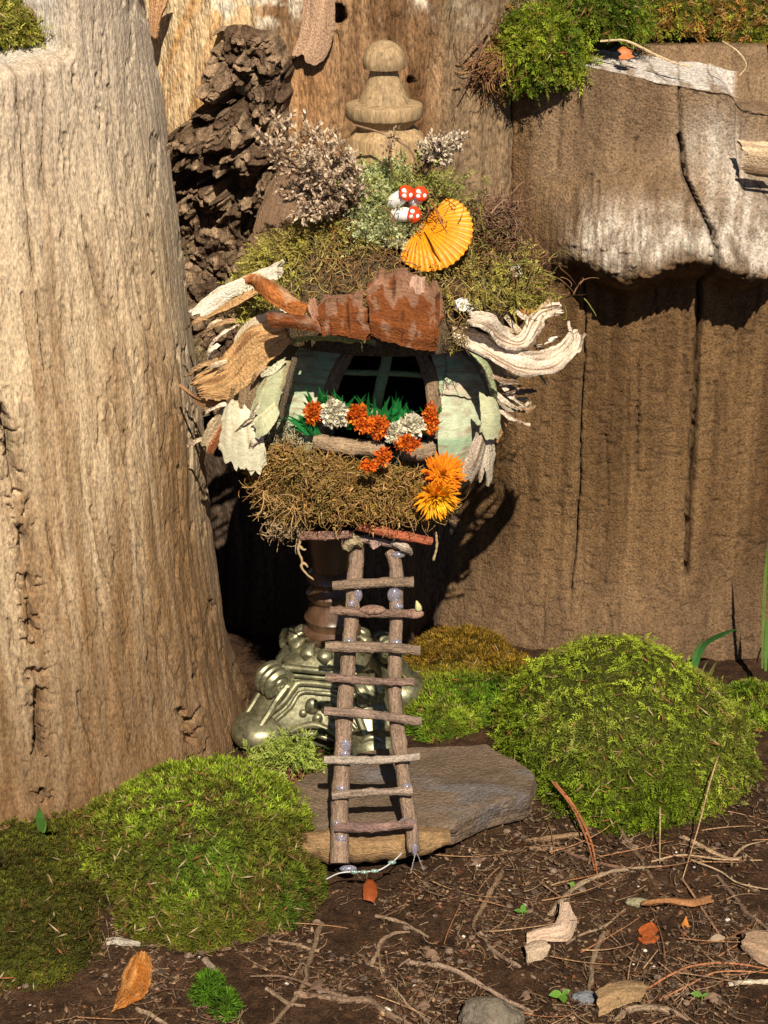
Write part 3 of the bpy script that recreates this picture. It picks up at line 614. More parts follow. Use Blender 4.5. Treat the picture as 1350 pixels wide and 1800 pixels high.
# roof moss threads, coloured by kind
def on_ellipsoid(C, Rd, n, zlo, rs):
    d = unit(rs.normal(size=(n * 3, 3))); d = d[(d[:, 2] > zlo)][:n]; return C + d * Rd, unit(d / Rd)
rs = np.random.default_rng(3)
def moss_threads(geo, b, nrm, col, L, r, curl, K=6, lift=.6, grav=.1, rs=rs):
    t = unit(np.cross(nrm, rs.normal(size=b.shape))); fibres(geo, b, t + nrm * lift * rs.random((len(b), 1)), L * (.5 + rs.random(len(b))), K, curl, grav, r, col, rs)
b, nrm = on_ellipsoid(RC, RR + .004, 6800, -.05, rs); b2, n2 = on_ellipsoid(RC2, RR2 + .003, 1800, .1, rs); b, nrm = np.concatenate([b, b2]), np.concatenate([nrm, n2]); px, py = proj(b); fr = (b[:, 1] < .06) & ~((px > 815) & (py > 545)) & ~((py > 545) & (px > 480) & (px < 790))
b, nrm, px, py = b[fr], nrm[fr], px[fr], py[fr]; b = b + nrm * (rs.random((len(b), 1)) * .014 - .002)
gm = sstep(.32, .62, fbm(np.stack([px * .012, py * .012, 0 * px], -1), 3, 4) + .25 * sstep(120, 220, np.abs(px - 690)) - .05)
c = mix(A([.30, .17, .06]), A([.32, .27, .06]), gm * .85); br = np.exp(-((px - 690) / 70) ** 2 - ((py - 480) / 45) ** 2); c = mix(c, A([.20, .105, .05]), br * .9)
c = mix(c, A([.42, .34, .12]), (rs.random(len(px)) < .3) * 1.)
c = c * (.55 + .8 * rs.random((len(px), 1)))
g = Geo(); moss_threads(g, b, nrm, c, .019, .0004 + .0006 * rs.random(len(b)) ** 2, .45)
k = (gm > .35) & (rs.random(len(px)) < .45); feather_moss(g, b[k] + nrm[k] * .003, nrm[k] * .5 + rs.normal(size=(k.sum(), 3)) * .6, c[k] * A([1.0, 1.12, .9]), K=6, L=.016, leaf=.0042, W=.0013, rs=rs)
g.build('roof_moss', M_FIB, house, kind='stuff')
# dark stringy moss at the ridge
n = 1500; b = np.stack([.02 + rs.normal(size=n) * .055, -.045 + rs.normal(size=n) * .022, .655 + rs.normal(size=n) * .012], -1)
b[:, 0] += .03; c = mix(A([.13, .065, .032]), A([.25, .14, .075]), rs.random(n)); c = mix(c, A([.22, .21, .05]), 1. * (rs.random(n) < .28))
b[:, 2] -= .55 * np.abs(b[:, 0] - .02)
g = Geo(); fibres(g, b, rs.normal(size=(n, 3)) + A([.2, -.5, .45]), .03 * (.5 + rs.random(n)), 7, .5, .05, .00085, c, rs)
n = 420; b = np.stack([.085 + rs.random(n) * .05, -.03 + rs.normal(size=n) * .015, .650 - rs.random(n) * .05], -1); c = mix(A([.15, .075, .045]), A([.30, .19, .12]), rs.random(n))
fibres(g, b, rs.normal(size=(n, 3)) * .6 + A([.9, -.2, .15]), .035 * (.4 + rs.random(n)), 7, .42, .02, .0008, c, rs)
n = 260; b = np.stack([.03 + rs.normal(size=n) * .03, -.06 + rs.normal(size=n) * .012, .668 + rs.normal(size=n) * .008], -1)
feather_moss(g, b, rs.normal(size=(n, 3)) * .7 + A([.1, -.4, .8]), np.tile(A([.24, .25, .06]), (n, 1)) * (.6 + .8 * rs.random((n, 1))), K=7, L=.022, leaf=.005, W=.0015, rs=rs)
g.build('ridge_moss', M_FIB, house, kind='stuff')
# apron of brown moss under the window
n = 11500; px = 445 + 345 * rs.random(n); py = 770 + 175 * rs.random(n)
lo = np.interp(px, [440, 470, 520, 620, 700, 770, 800], [840, 885, 902, 906, 908, 902, 880]) + 14 * (fbm(np.stack([px * .06, 0 * px, 0 * px], -1), 3, 4) - .5); hi = np.interp(px, [440, 470, 540, 620, 700, 760, 800], [804, 782, 796, 818, 830, 842, 862])
k = (py > hi) & (py < lo); px, py = px[k], py[k]; n = len(px)
b = H(px, np.minimum(py, 860), .008); e = np.clip((py - 800) / 130, 0, 1); lump = fbm(np.stack([px * .022, py * .026, 0 * px], -1), 3, 44); b = P(px, py, b[:, 1] - .008 - (.012 + .05 * np.clip(lump - .3, 0, 1) + .022 * np.sin(e * 2.6)) * rs.random(n) ** .5); nr = np.tile(A([0, -.8, .25]), (n, 1))
c = mix(A([.27, .135, .040]), A([.52, .315, .125]), rs.random(n)); c = mix(c, A([.24, .165, .035]), 1. * (rs.random(n) < .3)); c = mix(c, A([.20, .17, .06]), .35 * sstep(.5, .65, fbm(np.stack([px * .02, py * .02, 0 * px], -1), 2, 3)))
APB = b
g = Geo(); moss_threads(g, b, nr, c * (.6 + .7 * rs.random((n, 1))), .021, .00045 + .0008 * rs.random(n) ** 1.5, .6, K=8, lift=.55, grav=.03)
kk = rs.random(n) < .06; feather_moss(g, b[kk] + A([0, -.004, 0]), nr[kk] * .5 + rs.normal(size=(kk.sum(), 3)) * .7, c[kk] * A([1., 1.05, .9]), K=5, L=.014, leaf=.0034, W=.0011, rs=rs)
# backing so nothing shows through
yy, xx = np.meshgrid(np.linspace(0, 1, 14), np.linspace(0, 1, 24), indexing='ij'); pxg = 448 + 345 * xx; log_ = np.interp(pxg, [440, 470, 520, 620, 700, 770, 800], [855, 895, 918, 924, 928, 922, 895]); hig = np.interp(pxg, [440, 470, 540, 620, 700, 760, 800], [800, 780, 790, 808, 818, 832, 858]); pyg = hig + (log_ - hig) * yy
bk = P(pxg, pyg, H(pxg, np.minimum(pyg, 860), .002)[..., 1] - .006 * np.sin(yy * 3.1)); g.add(bk, gq(14, 24), None, A([.09, .06, .025]))
n = 170; px = 450 + 340 * rs.random(n); py = np.interp(px, [440, 470, 520, 620, 700, 770, 800], [835, 880, 898, 902, 904, 896, 875]) - 12 * rs.random(n); b = P(px, py, -.128 - .02 * rs.random(n)); fibres(g, b, rs.normal(size=(n, 3)) * .7 + A([0, -.3, -.5]), .016 + .022 * rs.random(n), 8, .4, .08, .0008, mix(A([.30, .17, .06]), A([.55, .36, .15]), rs.random(n)), rs)
n = 260; b = P(505 + rs.normal(size=n) * 16, 925 + rs.normal(size=n) * 9, -.115 + rs.normal(size=n) * .008); c = mix(A([.33, .22, .11]), A([.46, .33, .18]), rs.random(n))
fibres(g, b, rs.normal(size=(n, 3)), .018, 7, .8, .1, .0009, c, rs)
n = 420; b = P(485 + rs.normal(size=n) * 22, 770 + rs.normal(size=n) * 13, H(485, 770, .02)[1] + rs.normal(size=n) * .006); c = mix(A([.34, .32, .19]), A([.50, .46, .32]), rs.random(n))
fibres(g, b, rs.normal(size=(n, 3)), .018, 7, .8, .05, .0008, c, rs)
for pts in ([(522, 930), (527, 950), (524, 968), (531, 984), (530, 996), (538, 1008), (551, 1019)], [(527, 960), (533, 966), (538, 966)], [(531, 990), (537, 992), (541, 997)], [(470, 905), (458, 900), (452, 905)], [(765, 935), (768, 960), (762, 985)]):
    tube(g, [P(x, y, -.125) for x, y in pts], [.0019, .0009], 6, (.42, .30, .17), nk=22, bump=.0012, bs=300)
g.build('moss_apron', M_FIB, house, kind='stuff')
# ---- bark sheets round the eaves
def strip(name, e0, e1, m=M_STRIP, label=None, **k):
    g = Geo(); sheet(g, [P(*t) for t in e0], [P(*t) for t in e1], **k); o = g.build(name, m, house, label=label); return o
def copper(c, u, t, gg):
    n_ = fbm(gg * A([70, 1, 110]), 4, 7); b_ = mix(A([.165, .052, .016]), A([.22, .115, .07]), sstep(.49, .51, n_ + .3 * (.4 - t))); cr = fbm(gg * A([30, 1, 260]), 3, 15); b_ = mix(b_, A([.05, .02, .01]), .8 * sstep(.64, .70, cr))
    return b_ * (.65 + .7 * fbm(gg * A([240, 1, 60]), 3, 8))[..., None]
def cream(k1=(.66, .56, .38), k2=(.42, .27, .15), th=.62):
    def f(c, u, t, gg):
        sp = sstep(th, th + .08, fbm(gg * A([150, 1, 20]), 4, 3)); return mix(A(k1), A(k2), sp * .8) * (.75 + .5 * fbm(gg * A([260, 1, 16]), 3, 5))[..., None]
    return f
# copper-coloured curls over the window (edges: top, bottom)
strip('bark_curl', [(560, 528, -.178), (590, 520, -.180), (648, 520, -.184)], [(560, 588, -.200), (590, 590, -.204), (650, 594, -.206)], col=(.4, .2, .1), colfn=copper, nu=40, nv=24, bulge=.009, th=.0022, jag=(.006, .008), seed=31, side=.004, rough=.0018, tabs=.007, flake=.0012)
strip('bark_curl', [(648, 498, -.178), (690, 486, -.182), (742, 496, -.182), (772, 520, -.180)], [(646, 590, -.210), (690, 602, -.214), (735, 612, -.212), (770, 616, -.206)], col=(.4, .2, .1), colfn=copper, nu=50, nv=30, bulge=.010, th=.0022, jag=(.004, .006), seed=32, side=.005, rough=.0018, tabs=.013, flake=.0012)
strip('bark_curl', [(440, 486, -.128), (470, 492, -.136), (505, 512, -.170), (532, 548, -.176)], [(442, 500, -.132), (470, 530, -.178), (505, 550, -.188), (536, 560, -.188)], col=(.5, .2, .08), colfn=lambda c, u, t, gg: copper(c, u, t, gg) * A([2.2, 2.4, 2.2]), nu=30, nv=14, bulge=.012, th=.003, jag=(.01, .004), seed=33)
strip('bark_curl', [(468, 548, -.178), (530, 552, -.184), (600, 566, -.188), (655, 576, -.192)], [(476, 574, -.188), (535, 582, -.196), (600, 592, -.200), (655, 600, -.202)], col=(.4, .2, .1), colfn=copper, nu=30, nv=10, bulge=.008, th=.003, seed=34)
strip('bark_curl', [(540, 524, -.186), (545, 550, -.196), (556, 575, -.198)], [(552, 522, -.186), (560, 552, -.196), (566, 578, -.198)], col=(.33, .17, .11), nu=14, nv=6, th=.002, seed=35, jag=(.004, 0))
strip('bark_curl', [(752, 538, -.196), (748, 556, -.200), (752, 590, -.204)], [(774, 508, -.188), (772, 550, -.204), (770, 606, -.212)], col=(.38, .22, .15), colfn=copper, nu=16, nv=6, th=.002, seed=36, jag=(.004, 0))
# square tab standing up at the right end of the curl
strip('bark_curl', [(722, 484, -.186), (722, 520, -.198)], [(746, 482, -.184), (746, 520, -.196)], col=(.40, .25, .18), nu=10, nv=6, th=.003, seed=37, jag=(.004, .004))
# green trim arc
strip('bark_strip', [(488, 606, -.135), (540, 590, -.155), (600, 592, -.165), (660, 600, -.168)], [(490, 612, -.135), (540, 598, -.158), (600, 600, -.168), (660, 608, -.170)], col=(.34, .36, .12), nu=24, nv=5, th=.003, seed=38)
# left side
strip('bark_strip', [(500, 455, -.085), (440, 483, -.070), (385, 503, -.055), (334, 545, -.045)], [(505, 482, -.095), (445, 508, -.085), (400, 530, -.07), (352, 564, -.06)], col=(.7, .62, .5), colfn=cream((.74, .68, .56), (.45, .30, .18), .66), nu=34, nv=14, bulge=.004, jag=(.01, .016), seed=41, th=.003, label='white strip of birch bark')
strip('bark_strip', [(480, 492, -.10), (420, 520, -.08), (352, 560, -.06)], [(482, 500, -.10), (424, 530, -.085), (352, 568, -.065)], col=(.50, .30, .14), nu=26, nv=5, jag=(.0, .012), seed=42, th=.003)
strip('bark_strip', [(505, 560, -.140), (440, 574, -.115), (400, 618, -.095), (332, 672, -.075)], [(510, 604, -.150), (455, 655, -.135), (405, 700, -.115), (345, 702, -.09)], col=(.55, .36, .2), colfn=cream((.60, .36, .16), (.26, .12, .05), .56), nu=60, nv=44, bulge=.004, jag=(.006, .028), fray=True, seed=43, th=.004, rough=.0022, side=.003, label='broad orange brown bark board with frayed end')
strip('bark_strip', [(505, 540, -.13), (450, 556, -.11), (400, 600, -.09)], [(506, 562, -.138), (450, 580, -.12), (405, 620, -.10)], col=(.66, .54, .38), nu=24, nv=8, jag=(.006, .02), seed=44, th=.003)
strip('bark_strip', [(400, 690, -.10), (380, 730, -.095), (352, 775, -.09)], [(405, 712, -.09), (392, 750, -.085), (362, 796, -.08)], col=(.60, .46, .28), colfn=cream((.62, .48, .30), (.4, .2, .1)), nu=24, nv=9, jag=(.006, .01), seed=45, th=.003)
strip('bark_strip', [(395, 740, -.088), (378, 770, -.088), (360, 800, -.085)], [(399, 748, -.085), (388, 776, -.084), (372, 802, -.08)], col=(.40, .15, .06), nu=16, nv=5, jag=(.004, .01), seed=46, th=.003)
strip('bark_strip', [(395, 708, -.105), (388, 760, -.11), (383, 810, -.105)], [(450, 705, -.125), (462, 760, -.135), (470, 834, -.125)], col=(.7, .64, .48), colfn=cream((.70, .66, .48), (.46, .36, .2), .66), nu=40, nv=26, bulge=.008, jag=(.01, .018), seed=47, th=.003, label='large cream bark flap', m=M_PAINT)
strip('bark_strip', [(470, 640, -.135), (452, 690, -.135), (435, 745, -.135)], [(512, 628, -.145), (496, 690, -.148), (474, 762, -.148)], col=(.40, .40, .22), colfn=cream((.46, .47, .28), (.28, .2, .1)), nu=34, nv=16, bulge=.006, jag=(.008, .024), seed=48, th=.003, m=M_PAINT)
strip('bark_strip', [(420, 640, -.118), (420, 690, -.122), (412, 740, -.118)], [(462, 630, -.13), (452, 690, -.132), (442, 750, -.13)], col=(.25, .17, .1), nu=24, nv=10, jag=(.006, .016), seed=49, th=.003)
strip('bark_strip', [(515, 622, -.148), (502, 670, -.152), (488, 735, -.150)], [(524, 622, -.15), (512, 672, -.155), (494, 745, -.152)], col=(.12, .09, .06), nu=20, nv=5, jag=(.004, .016), seed=50, th=.003)
strip('bark_strip', [(455, 655, -.14), (475, 645, -.145), (500, 628, -.15)], [(458, 662, -.14), (480, 655, -.147), (502, 636, -.152)], col=(.62, .58, .40), nu=16, nv=5, jag=(.003, .006), seed=51, th=.002)
strip('bark_strip', [(432, 745, -.14), (455, 730, -.147), (486, 700, -.15)], [(450, 772, -.142), (470, 758, -.15), (492, 725, -.153)], col=(.55, .55, .34), colfn=cream((.58, .58, .36), (.34, .3, .14)), nu=20, nv=10, jag=(.012, .003), seed=52, th=.003, m=M_PAINT)
strip('bark_strip', [(310, 675, -.07), (345, 700, -.085), (375, 708, -.095)], [(350, 716, -.08), (372, 715, -.09), (405, 702, -.10)], col=(.36, .2, .1), nu=16, nv=6, jag=(.012, .003), seed=53, th=.003)
# right side
def drift(c, u, t, gg):
    f = fbm(gg * A([420, 1, 14]), 4, 3); return mix(A([.27, .17, .11]), A([.72, .60, .47]), sstep(.33, .47, f)) * (.8 + .4 * fbm(gg * A([120, 1, 60]), 3, 5))[..., None]
strip('bark_strip', [(796, 572, -.138), (850, 588, -.130), (915, 616, -.110), (966, 616, -.08), (1000, 588, -.06), (1000, 560, -.05)], [(802, 600, -.142), (850, 622, -.136), (915, 654, -.125), (974, 650, -.095), (1014, 614, -.07), (1024, 582, -.055)], col=(.7, .6, .48), colfn=drift, nu=80, nv=30, bulge=-.006, jag=(.006, .012), fray=True, seed=61, th=.003, rough=.004, side=.003, label='long upswept driftwood strip')
strip('bark_strip', [(826, 550, -.15), (868, 554, -.13), (888, 576, -.115), (915, 588, -.10), (932, 558, -.085), (950, 543, -.075), (990, 535, -.07)], [(832, 570, -.155), (860, 580, -.145), (884, 604, -.13), (924, 612, -.11), (950, 576, -.09), (960, 556, -.08), (996, 546, -.07)], col=(.7, .58, .46), colfn=drift, nu=80, nv=22, bulge=-.004, jag=(.006, .010), fray=True, seed=62, th=.003, rough=.0035, side=.003, label='curled driftwood strip above the longest one')
strip('bark_strip', [(905, 548, -.07), (925, 540, -.06), (948, 545, -.055)], [(908, 566, -.075), (928, 558, -.065), (946, 560, -.06)], col=(.45, .16, .05), nu=14, nv=8, th=.004, bulge=.006, seed=63, jag=(.002, .004))
strip('bark_strip', [(936, 552, -.055), (955, 535, -.05), (968, 518, -.048)], [(942, 558, -.055), (962, 543, -.05), (970, 524, -.048)], col=(.55, .38, .22), nu=14, nv=5, th=.003, seed=64, jag=(.002, .006))
strip('bark_strip', [(842, 600, -.125), (862, 640, -.115), (870, 690, -.105), (890, 716, -.09), (916, 716, -.075), (930, 704, -.07)], [(850, 602, -.12), (884, 640, -.10), (890, 690, -.09), (900, 704, -.08), (916, 704, -.07), (932, 700, -.068)], col=(.5, .42, .3), colfn=cream((.50, .43, .30), (.30, .22, .14), .55), nu=50, nv=12, bulge=-.010, jag=(.0, .006), seed=65, th=.004, label='hanging strip curled at its tip')
strip('bark_strip', [(880, 660, -.075), (905, 680, -.065), (940, 682, -.055)], [(886, 690, -.075), (912, 694, -.065), (942, 690, -.055)], col=(.20, .16, .15), nu=20, nv=8, bulge=.006, jag=(.002, .008), seed=66, th=.003)
strip('bark_strip', [(920, 632, -.06), (938, 652, -.05), (956, 672, -.045)], [(930, 630, -.06), (946, 650, -.05), (960, 678, -.045)], col=(.36, .25, .18), nu=16, nv=5, jag=(.002, .008), seed=67, th=.003)
strip('bark_strip', [(935, 640, -.055), (955, 648, -.05)], [(935, 646, -.055), (957, 652, -.05)], col=(.60, .45, .32), nu=8, nv=4, jag=(.0, .004), seed=68, th=.003)
strip('bark_strip', [(962, 596, -.06), (978, 590, -.055)], [(966, 600, -.06), (982, 594, -.055)], col=(.8, .74, .64), nu=8, nv=4, jag=(.0, .004), seed=69, th=.003)
strip('bark_strip', [(806, 606, -.135), (846, 640, -.135), (866, 690, -.13)], [(828, 604, -.13), (862, 650, -.12), (872, 700, -.115)], col=(.28, .30, .16), colfn=cream((.32, .36, .2), (.2, .14, .08)), nu=24, nv=9, bulge=.004, jag=(0, .006), seed=70, th=.003)
strip('bark_strip', [(842, 690, -.13), (846, 740, -.13), (842, 772, -.125)], [(872, 700, -.118), (880, 735, -.11), (876, 770, -.11)], col=(.5, .5, .3), colfn=cream((.54, .55, .34), (.35, .25, .14)), nu=26, nv=14, bulge=.005, jag=(.004, .016), seed=71, th=.003, m=M_PAINT)
strip('bark_strip', [(872, 690, -.10), (884, 730, -.09), (868, 778, -.09)], [(884, 690, -.09), (896, 730, -.08), (874, 782, -.085)], col=(.42, .24, .10), nu=18, nv=5, jag=(.0, .008), seed=72, th=.003)
strip('bark_strip', [(836, 760, -.12), (822, 800, -.122), (802, 846, -.12)], [(858, 765, -.112), (846, 815, -.115), (826, 862, -.112)], col=(.4, .32, .24), colfn=cream((.42, .34, .26), (.26, .18, .12), .55), nu=28, nv=14, bulge=.005, jag=(0, .016), seed=73, th=.003)
strip('bark_strip', [(846, 775, -.112), (842, 810, -.112), (838, 852, -.11)], [(866, 768, -.105), (870, 805, -.102), (864, 846, -.10)], col=(.5, .42, .32), colfn=cream((.52, .44, .34), (.3, .22, .14), .58), nu=26, nv=14, bulge=.004, jag=(0, .02), seed=74, th=.003)
strip('bark_chip', [(892, 470, -.06), (905, 464, -.055), (916, 468, -.05)], [(898, 486, -.065), (908, 488, -.06), (918, 482, -.05)], col=(.72, .64, .56), nu=10, nv=8, th=.006, seed=75, rough=.003)
strip('bark_chip', [(800, 530, -.135), (818, 524, -.13), (826, 534, -.128)], [(808, 544, -.14), (818, 546, -.138), (828, 540, -.13)], col=(.82, .78, .70), nu=10, nv=8, th=.006, seed=76, rough=.003)
rs = np.random.default_rng(66)
for k in range(34):
    left = k < 19; x0_, y0_ = (rs.uniform(360, 480), rs.uniform(520, 780)) if left else (rs.uniform(840, 945), rs.uniform(540, 740))
    Y0 = (-.05 - .09 * (x0_ - 345) / 125) if left else (-.115 + .075 * (x0_ - 860) / 100)
    an_ = (math.radians(rs.uniform(118, 168)) if left else math.radians(rs.uniform(-25, 50))); L_ = rs.uniform(28, 72); w_ = rs.uniform(4, 11)
    dx, dy = math.cos(an_) * L_, math.sin(an_) * L_; nx_, ny_ = -math.sin(an_) * w_, math.cos(an_) * w_
    mid_ = (x0_ + dx * .5 + nx_ * .6, y0_ + dy * .5 + ny_ * .6); base_ = A([.56, .44, .30]) if rs.random() < .6 else A([.40, .25, .13])
    strip('splinter', [(x0_, y0_, Y0), (*mid_, Y0 - .004), (x0_ + dx, y0_ + dy, Y0 + .008)], [(x0_ + nx_, y0_ + ny_, Y0), (mid_[0] + nx_, mid_[1] + ny_, Y0 - .004), (x0_ + dx + nx_ * .3, y0_ + dy + ny_ * .3, Y0 + .008)], col=base_, nu=18, nv=7, th=.0018, jag=(0, .010), seed=500 + k, colfn=drift if rs.random() < .4 else None)
# sill log, two pieces
g = Geo(); tube(g, hs([(552, 775), (590, 782), (640, 788), (676, 790)], .018), [.0085, .0095, .009, .0085], 14, (.30, .21, .13), nk=40, bump=.002, bs=110, seed=4, colvar=.35); g.build('sill_log', M_TWIG, house)
g = Geo(); tube(g, hs([(706, 796), (735, 796), (762, 788)], .016), [.008, .010, .0095], 12, (.25, .18, .12), nk=24, bump=.002, bs=110, seed=5, colvar=.3); g.build('sill_log', M_TWIG, house)
# twigs along the underside
def htwig(pts, r, col, seed):
    g = Geo(); tube(g, [P(*t) for t in pts], r, 9, col, nk=26, bump=.0010, bs=160, seed=seed, colvar=.25); return g.build('twig', M_TWIG, house)
htwig([(530, 942, -.125), (570, 942, -.135), (620, 940, -.14)], [.0052, .005, .004], (.27, .15, .11), 1)
htwig([(626, 924, -.145), (680, 936, -.145), (758, 952, -.13)], [.005, .0056, .0048], (.34, .10, .05), 2)
htwig([(600, 940, -.130), (660, 950, -.132), (712, 962, -.128)], [.004, .0045, .004], (.28, .19, .16), 3)
htwig([(655, 950, -.134), (662, 962, -.136)], [.005, .0055], (.36, .24, .2), 4)
htwig([(690, 950, -.132), (712, 962, -.136), (722, 972, -.13)], [.005, .006, .003], (.38, .30, .24), 5)
htwig([(610, 962, -.132), (622, 948, -.135), (634, 958, -.13)], [.006, .008, .004], (.36, .29, .17), 6)
# floor plate that sits on the pedestal
g = Geo(); an = np.linspace(0, 2 * np.pi, 40, endpoint=False)
Vt = np.stack([np.stack([-.035 + r * np.sin(an), .0 - r * np.cos(an), 0 * an + zz], -1) for r, zz in ((.001, .296), (.11, .296), (.115, .304), (.11, .312), (.001, .312))]); g.add(Vt, gq(5, 40, True), None, A([.06, .04, .025])); g.build('floor_plate', M_BARK, house)
# ------------------------------------------------------------------ pedestal
PX0, PY0 = 582, .03; pc = P(PX0, 1250, PY0)
ped = thing('pedestal', (pc[0], PY0, 0), 'ornate bronze green metal pedestal with dark turned neck under the fairy house', 'pedestal')
g = Geo(); lathe(g, PX0, PY0, [(1118, 50), (1114, 52), (1104, 52), (1097, 44), (1090, 44), (1082, 48), (1073, 42), (1066, 41), (1060, 36), (1054, 36), (1048, 42), (1040, 44), (1034, 38), (1026, 34), (1022, 36), (1014, 44), (1006, 42), (998, 33), (985, 34), (960, 38), (930, 40), (905, 40)], 40, (.085, .045, .025), tone=.35); g.build('neck', M_GLOSS, ped)
S0 = float(pxs(P(PX0, 1230, PY0 - .06))); ROT = math.radians(-12)
MG = A([.31, .295, .18])
def ploc(x, y, z):   # pedestal's own axes: x right, y away, z up
    x, y, z = np.broadcast_arrays(x, y, z); cs, sn = math.cos(ROT), math.sin(ROT)
    return np.stack([pc[0] + x * cs - y * sn, PY0 + x * sn + y * cs, z], -1)
def zof(py_, Y): return P(PX0, py_, Y)[2]
# flared square body, sections from the top down: (height, half width, roundness)
secs = [(.192, .032, .9), (.180, .036, .8), (.172, .046, .7), (.160, .056, .55), (.152, .060, .45), (.146, .052, .4), (.135, .053, .35), (.12, .058, .3), (.10, .066, .28), (.08, .076, .26), (.06, .086, .25), (.045, .092, .25), (.032, .094, .25), (.030, .088, .25), (.012, .088, .25)]
g = Geo(); na = 96; an = np.linspace(0, 2 * np.pi, na, endpoint=False); rows = []
sec = resample(A(secs), 60)
for zz, hw, rd in sec * A([.63, .86, 1]):
    ca, sa = np.sin(an), -np.cos(an); e = 2 + 10 * (1 - rd) ** 2
    k = (np.abs(ca) ** e + np.abs(sa) ** e) ** (-1 / e)
    face = .10 * hw * (1 - rd) * np.minimum(np.abs(ca), np.abs(sa)) * 0
    rows.append(ploc(hw * k * ca, hw * k * sa, zz))
V = A(rows); cc = MG * (.75 + .5 * fbm(V * 60, 3, 3))[..., None]; g.add(V, gq(60, na, True), None, cc.reshape(-1, 3)); g.build('base', M_METAL, ped)
hwz = lambda zz: np.interp(zz, [s[0] for s in secs[::-1]], [.86 * s[1] for s in secs[::-1]])
def pz(zz): return np.asarray(zz) * .63
def mould(name, pts, r, flat=1., nk=None, n=10):
    """raised moulding laid on the front face; pts (x, z, lift)"""
    g = Geo(); r = r * .8; p = A([ploc(x * .86, -hwz(zz) - lf * .8, pz(zz)) for x, zz, lf in pts]); tube(g, p, r, n, MG * 1.1, nk=nk or len(pts) * 5, bump=.0006, bs=120, flat=flat, colvar=.2); return g.build(name, M_METAL, ped)
def mould_side(name, pts, r, nk=None):
    g = Geo(); r = r * .8; p = A([ploc(-hwz(zz) - lf * .8, x * .86, pz(zz)) for x, zz, lf in pts]); tube(g, p, r, 10, MG * 1.1, nk=nk or len(pts) * 5, bump=.0006, bs=120, colvar=.2); return g.build(name, M_METAL, ped)
for f_ in (mould, mould_side):
    f_('moulding', [(-.052, .150, .004), (0, .150, .005), (.052, .150, .004)], .0055)
    f_('moulding', [(-.044, .132, .003), (0, .133, .005), (.044, .132, .003)], .004)
    f_('moulding', [(-.074, .062, .004), (-.050, .085, .006), (-.036, .112, .006), (-.028, .121, .005), (.0, .122, .005), (.028, .121, .005), (.036, .112, .006), (.050, .085, .006), (.074, .062, .004)], .0050)
    f_('moulding', [(-.056, .058, .003), (-.038, .080, .004), (-.026, .104, .004), (0, .108, .005), (.026, .104, .004), (.038, .080, .004), (.056, .058, .003)], .0036)
    f_('moulding', [(-.085, .040, .004), (-.06, .036, .006), (-.035, .044, .008), (-.015, .056, .009), (0, .060, .009), (.015, .056, .009), (.035, .044, .008), (.06, .036, .006), (.085, .040, .004)], .0055)
    f_('moulding', [(-.088, .026, .004), (-.06, .022, .007), (-.035, .030, .009), (-.015, .042, .010), (0, .046, .010), (.015, .042, .010), (.035, .030, .009), (.06, .022, .007), (.088, .026, .004)], .0042)
# beads in the middle of the face
def ball_mesh(geo, c0, r, col, n=12, sc3=(1, 1, 1), tilt=None):
    tb, ta = np.meshgrid(np.linspace(-1.57, 1.57, n), np.linspace(0, 2 * np.pi, n * 2, endpoint=False), indexing='ij')
    V = np.stack([np.cos(tb) * np.cos(ta) * sc3[0], np.cos(tb) * np.sin(ta) * sc3[1], np.sin(tb) * sc3[2]], -1) * r
    if tilt is not None: V = V @ np.asarray(tilt).T
    geo.add(V + c0, gq(n, n * 2, True), None, col)
for x, zz, r, s3 in ((-.006, .086, .011, (1, .8, 1.2)), (.012, .086, .010, (1, .8, 1.1)), (.002, .068, .008, (1, .8, 1)), (-.016, .074, .006, (1, .8, 1)), (.02, .072, .006, (1, .8, 1))):
    g = Geo(); ball_mesh(g, ploc(x, -hwz(zz) - .004, pz(zz)), r * .8, MG, sc3=s3); g.build('bead', M_METAL, ped)
# lobes of leaf ornament round the shoulder
for k in range(12):
    a = k * math.pi / 6 + .1; g = Geo(); rr = .047
    p0 = ploc(rr * math.sin(a), -rr * math.cos(a), .100); p1 = ploc((rr - .004) * math.sin(a), -(rr - .004) * math.cos(a), .109); p2 = ploc((rr - .014) * math.sin(a), -(rr - .014) * math.cos(a), .118)
    tube(g, [p0, p1, p2], [.004, .0105, .008, .003], 10, MG, nk=12, flat=.8); g.build('leaf_lobe', M_METAL, ped)
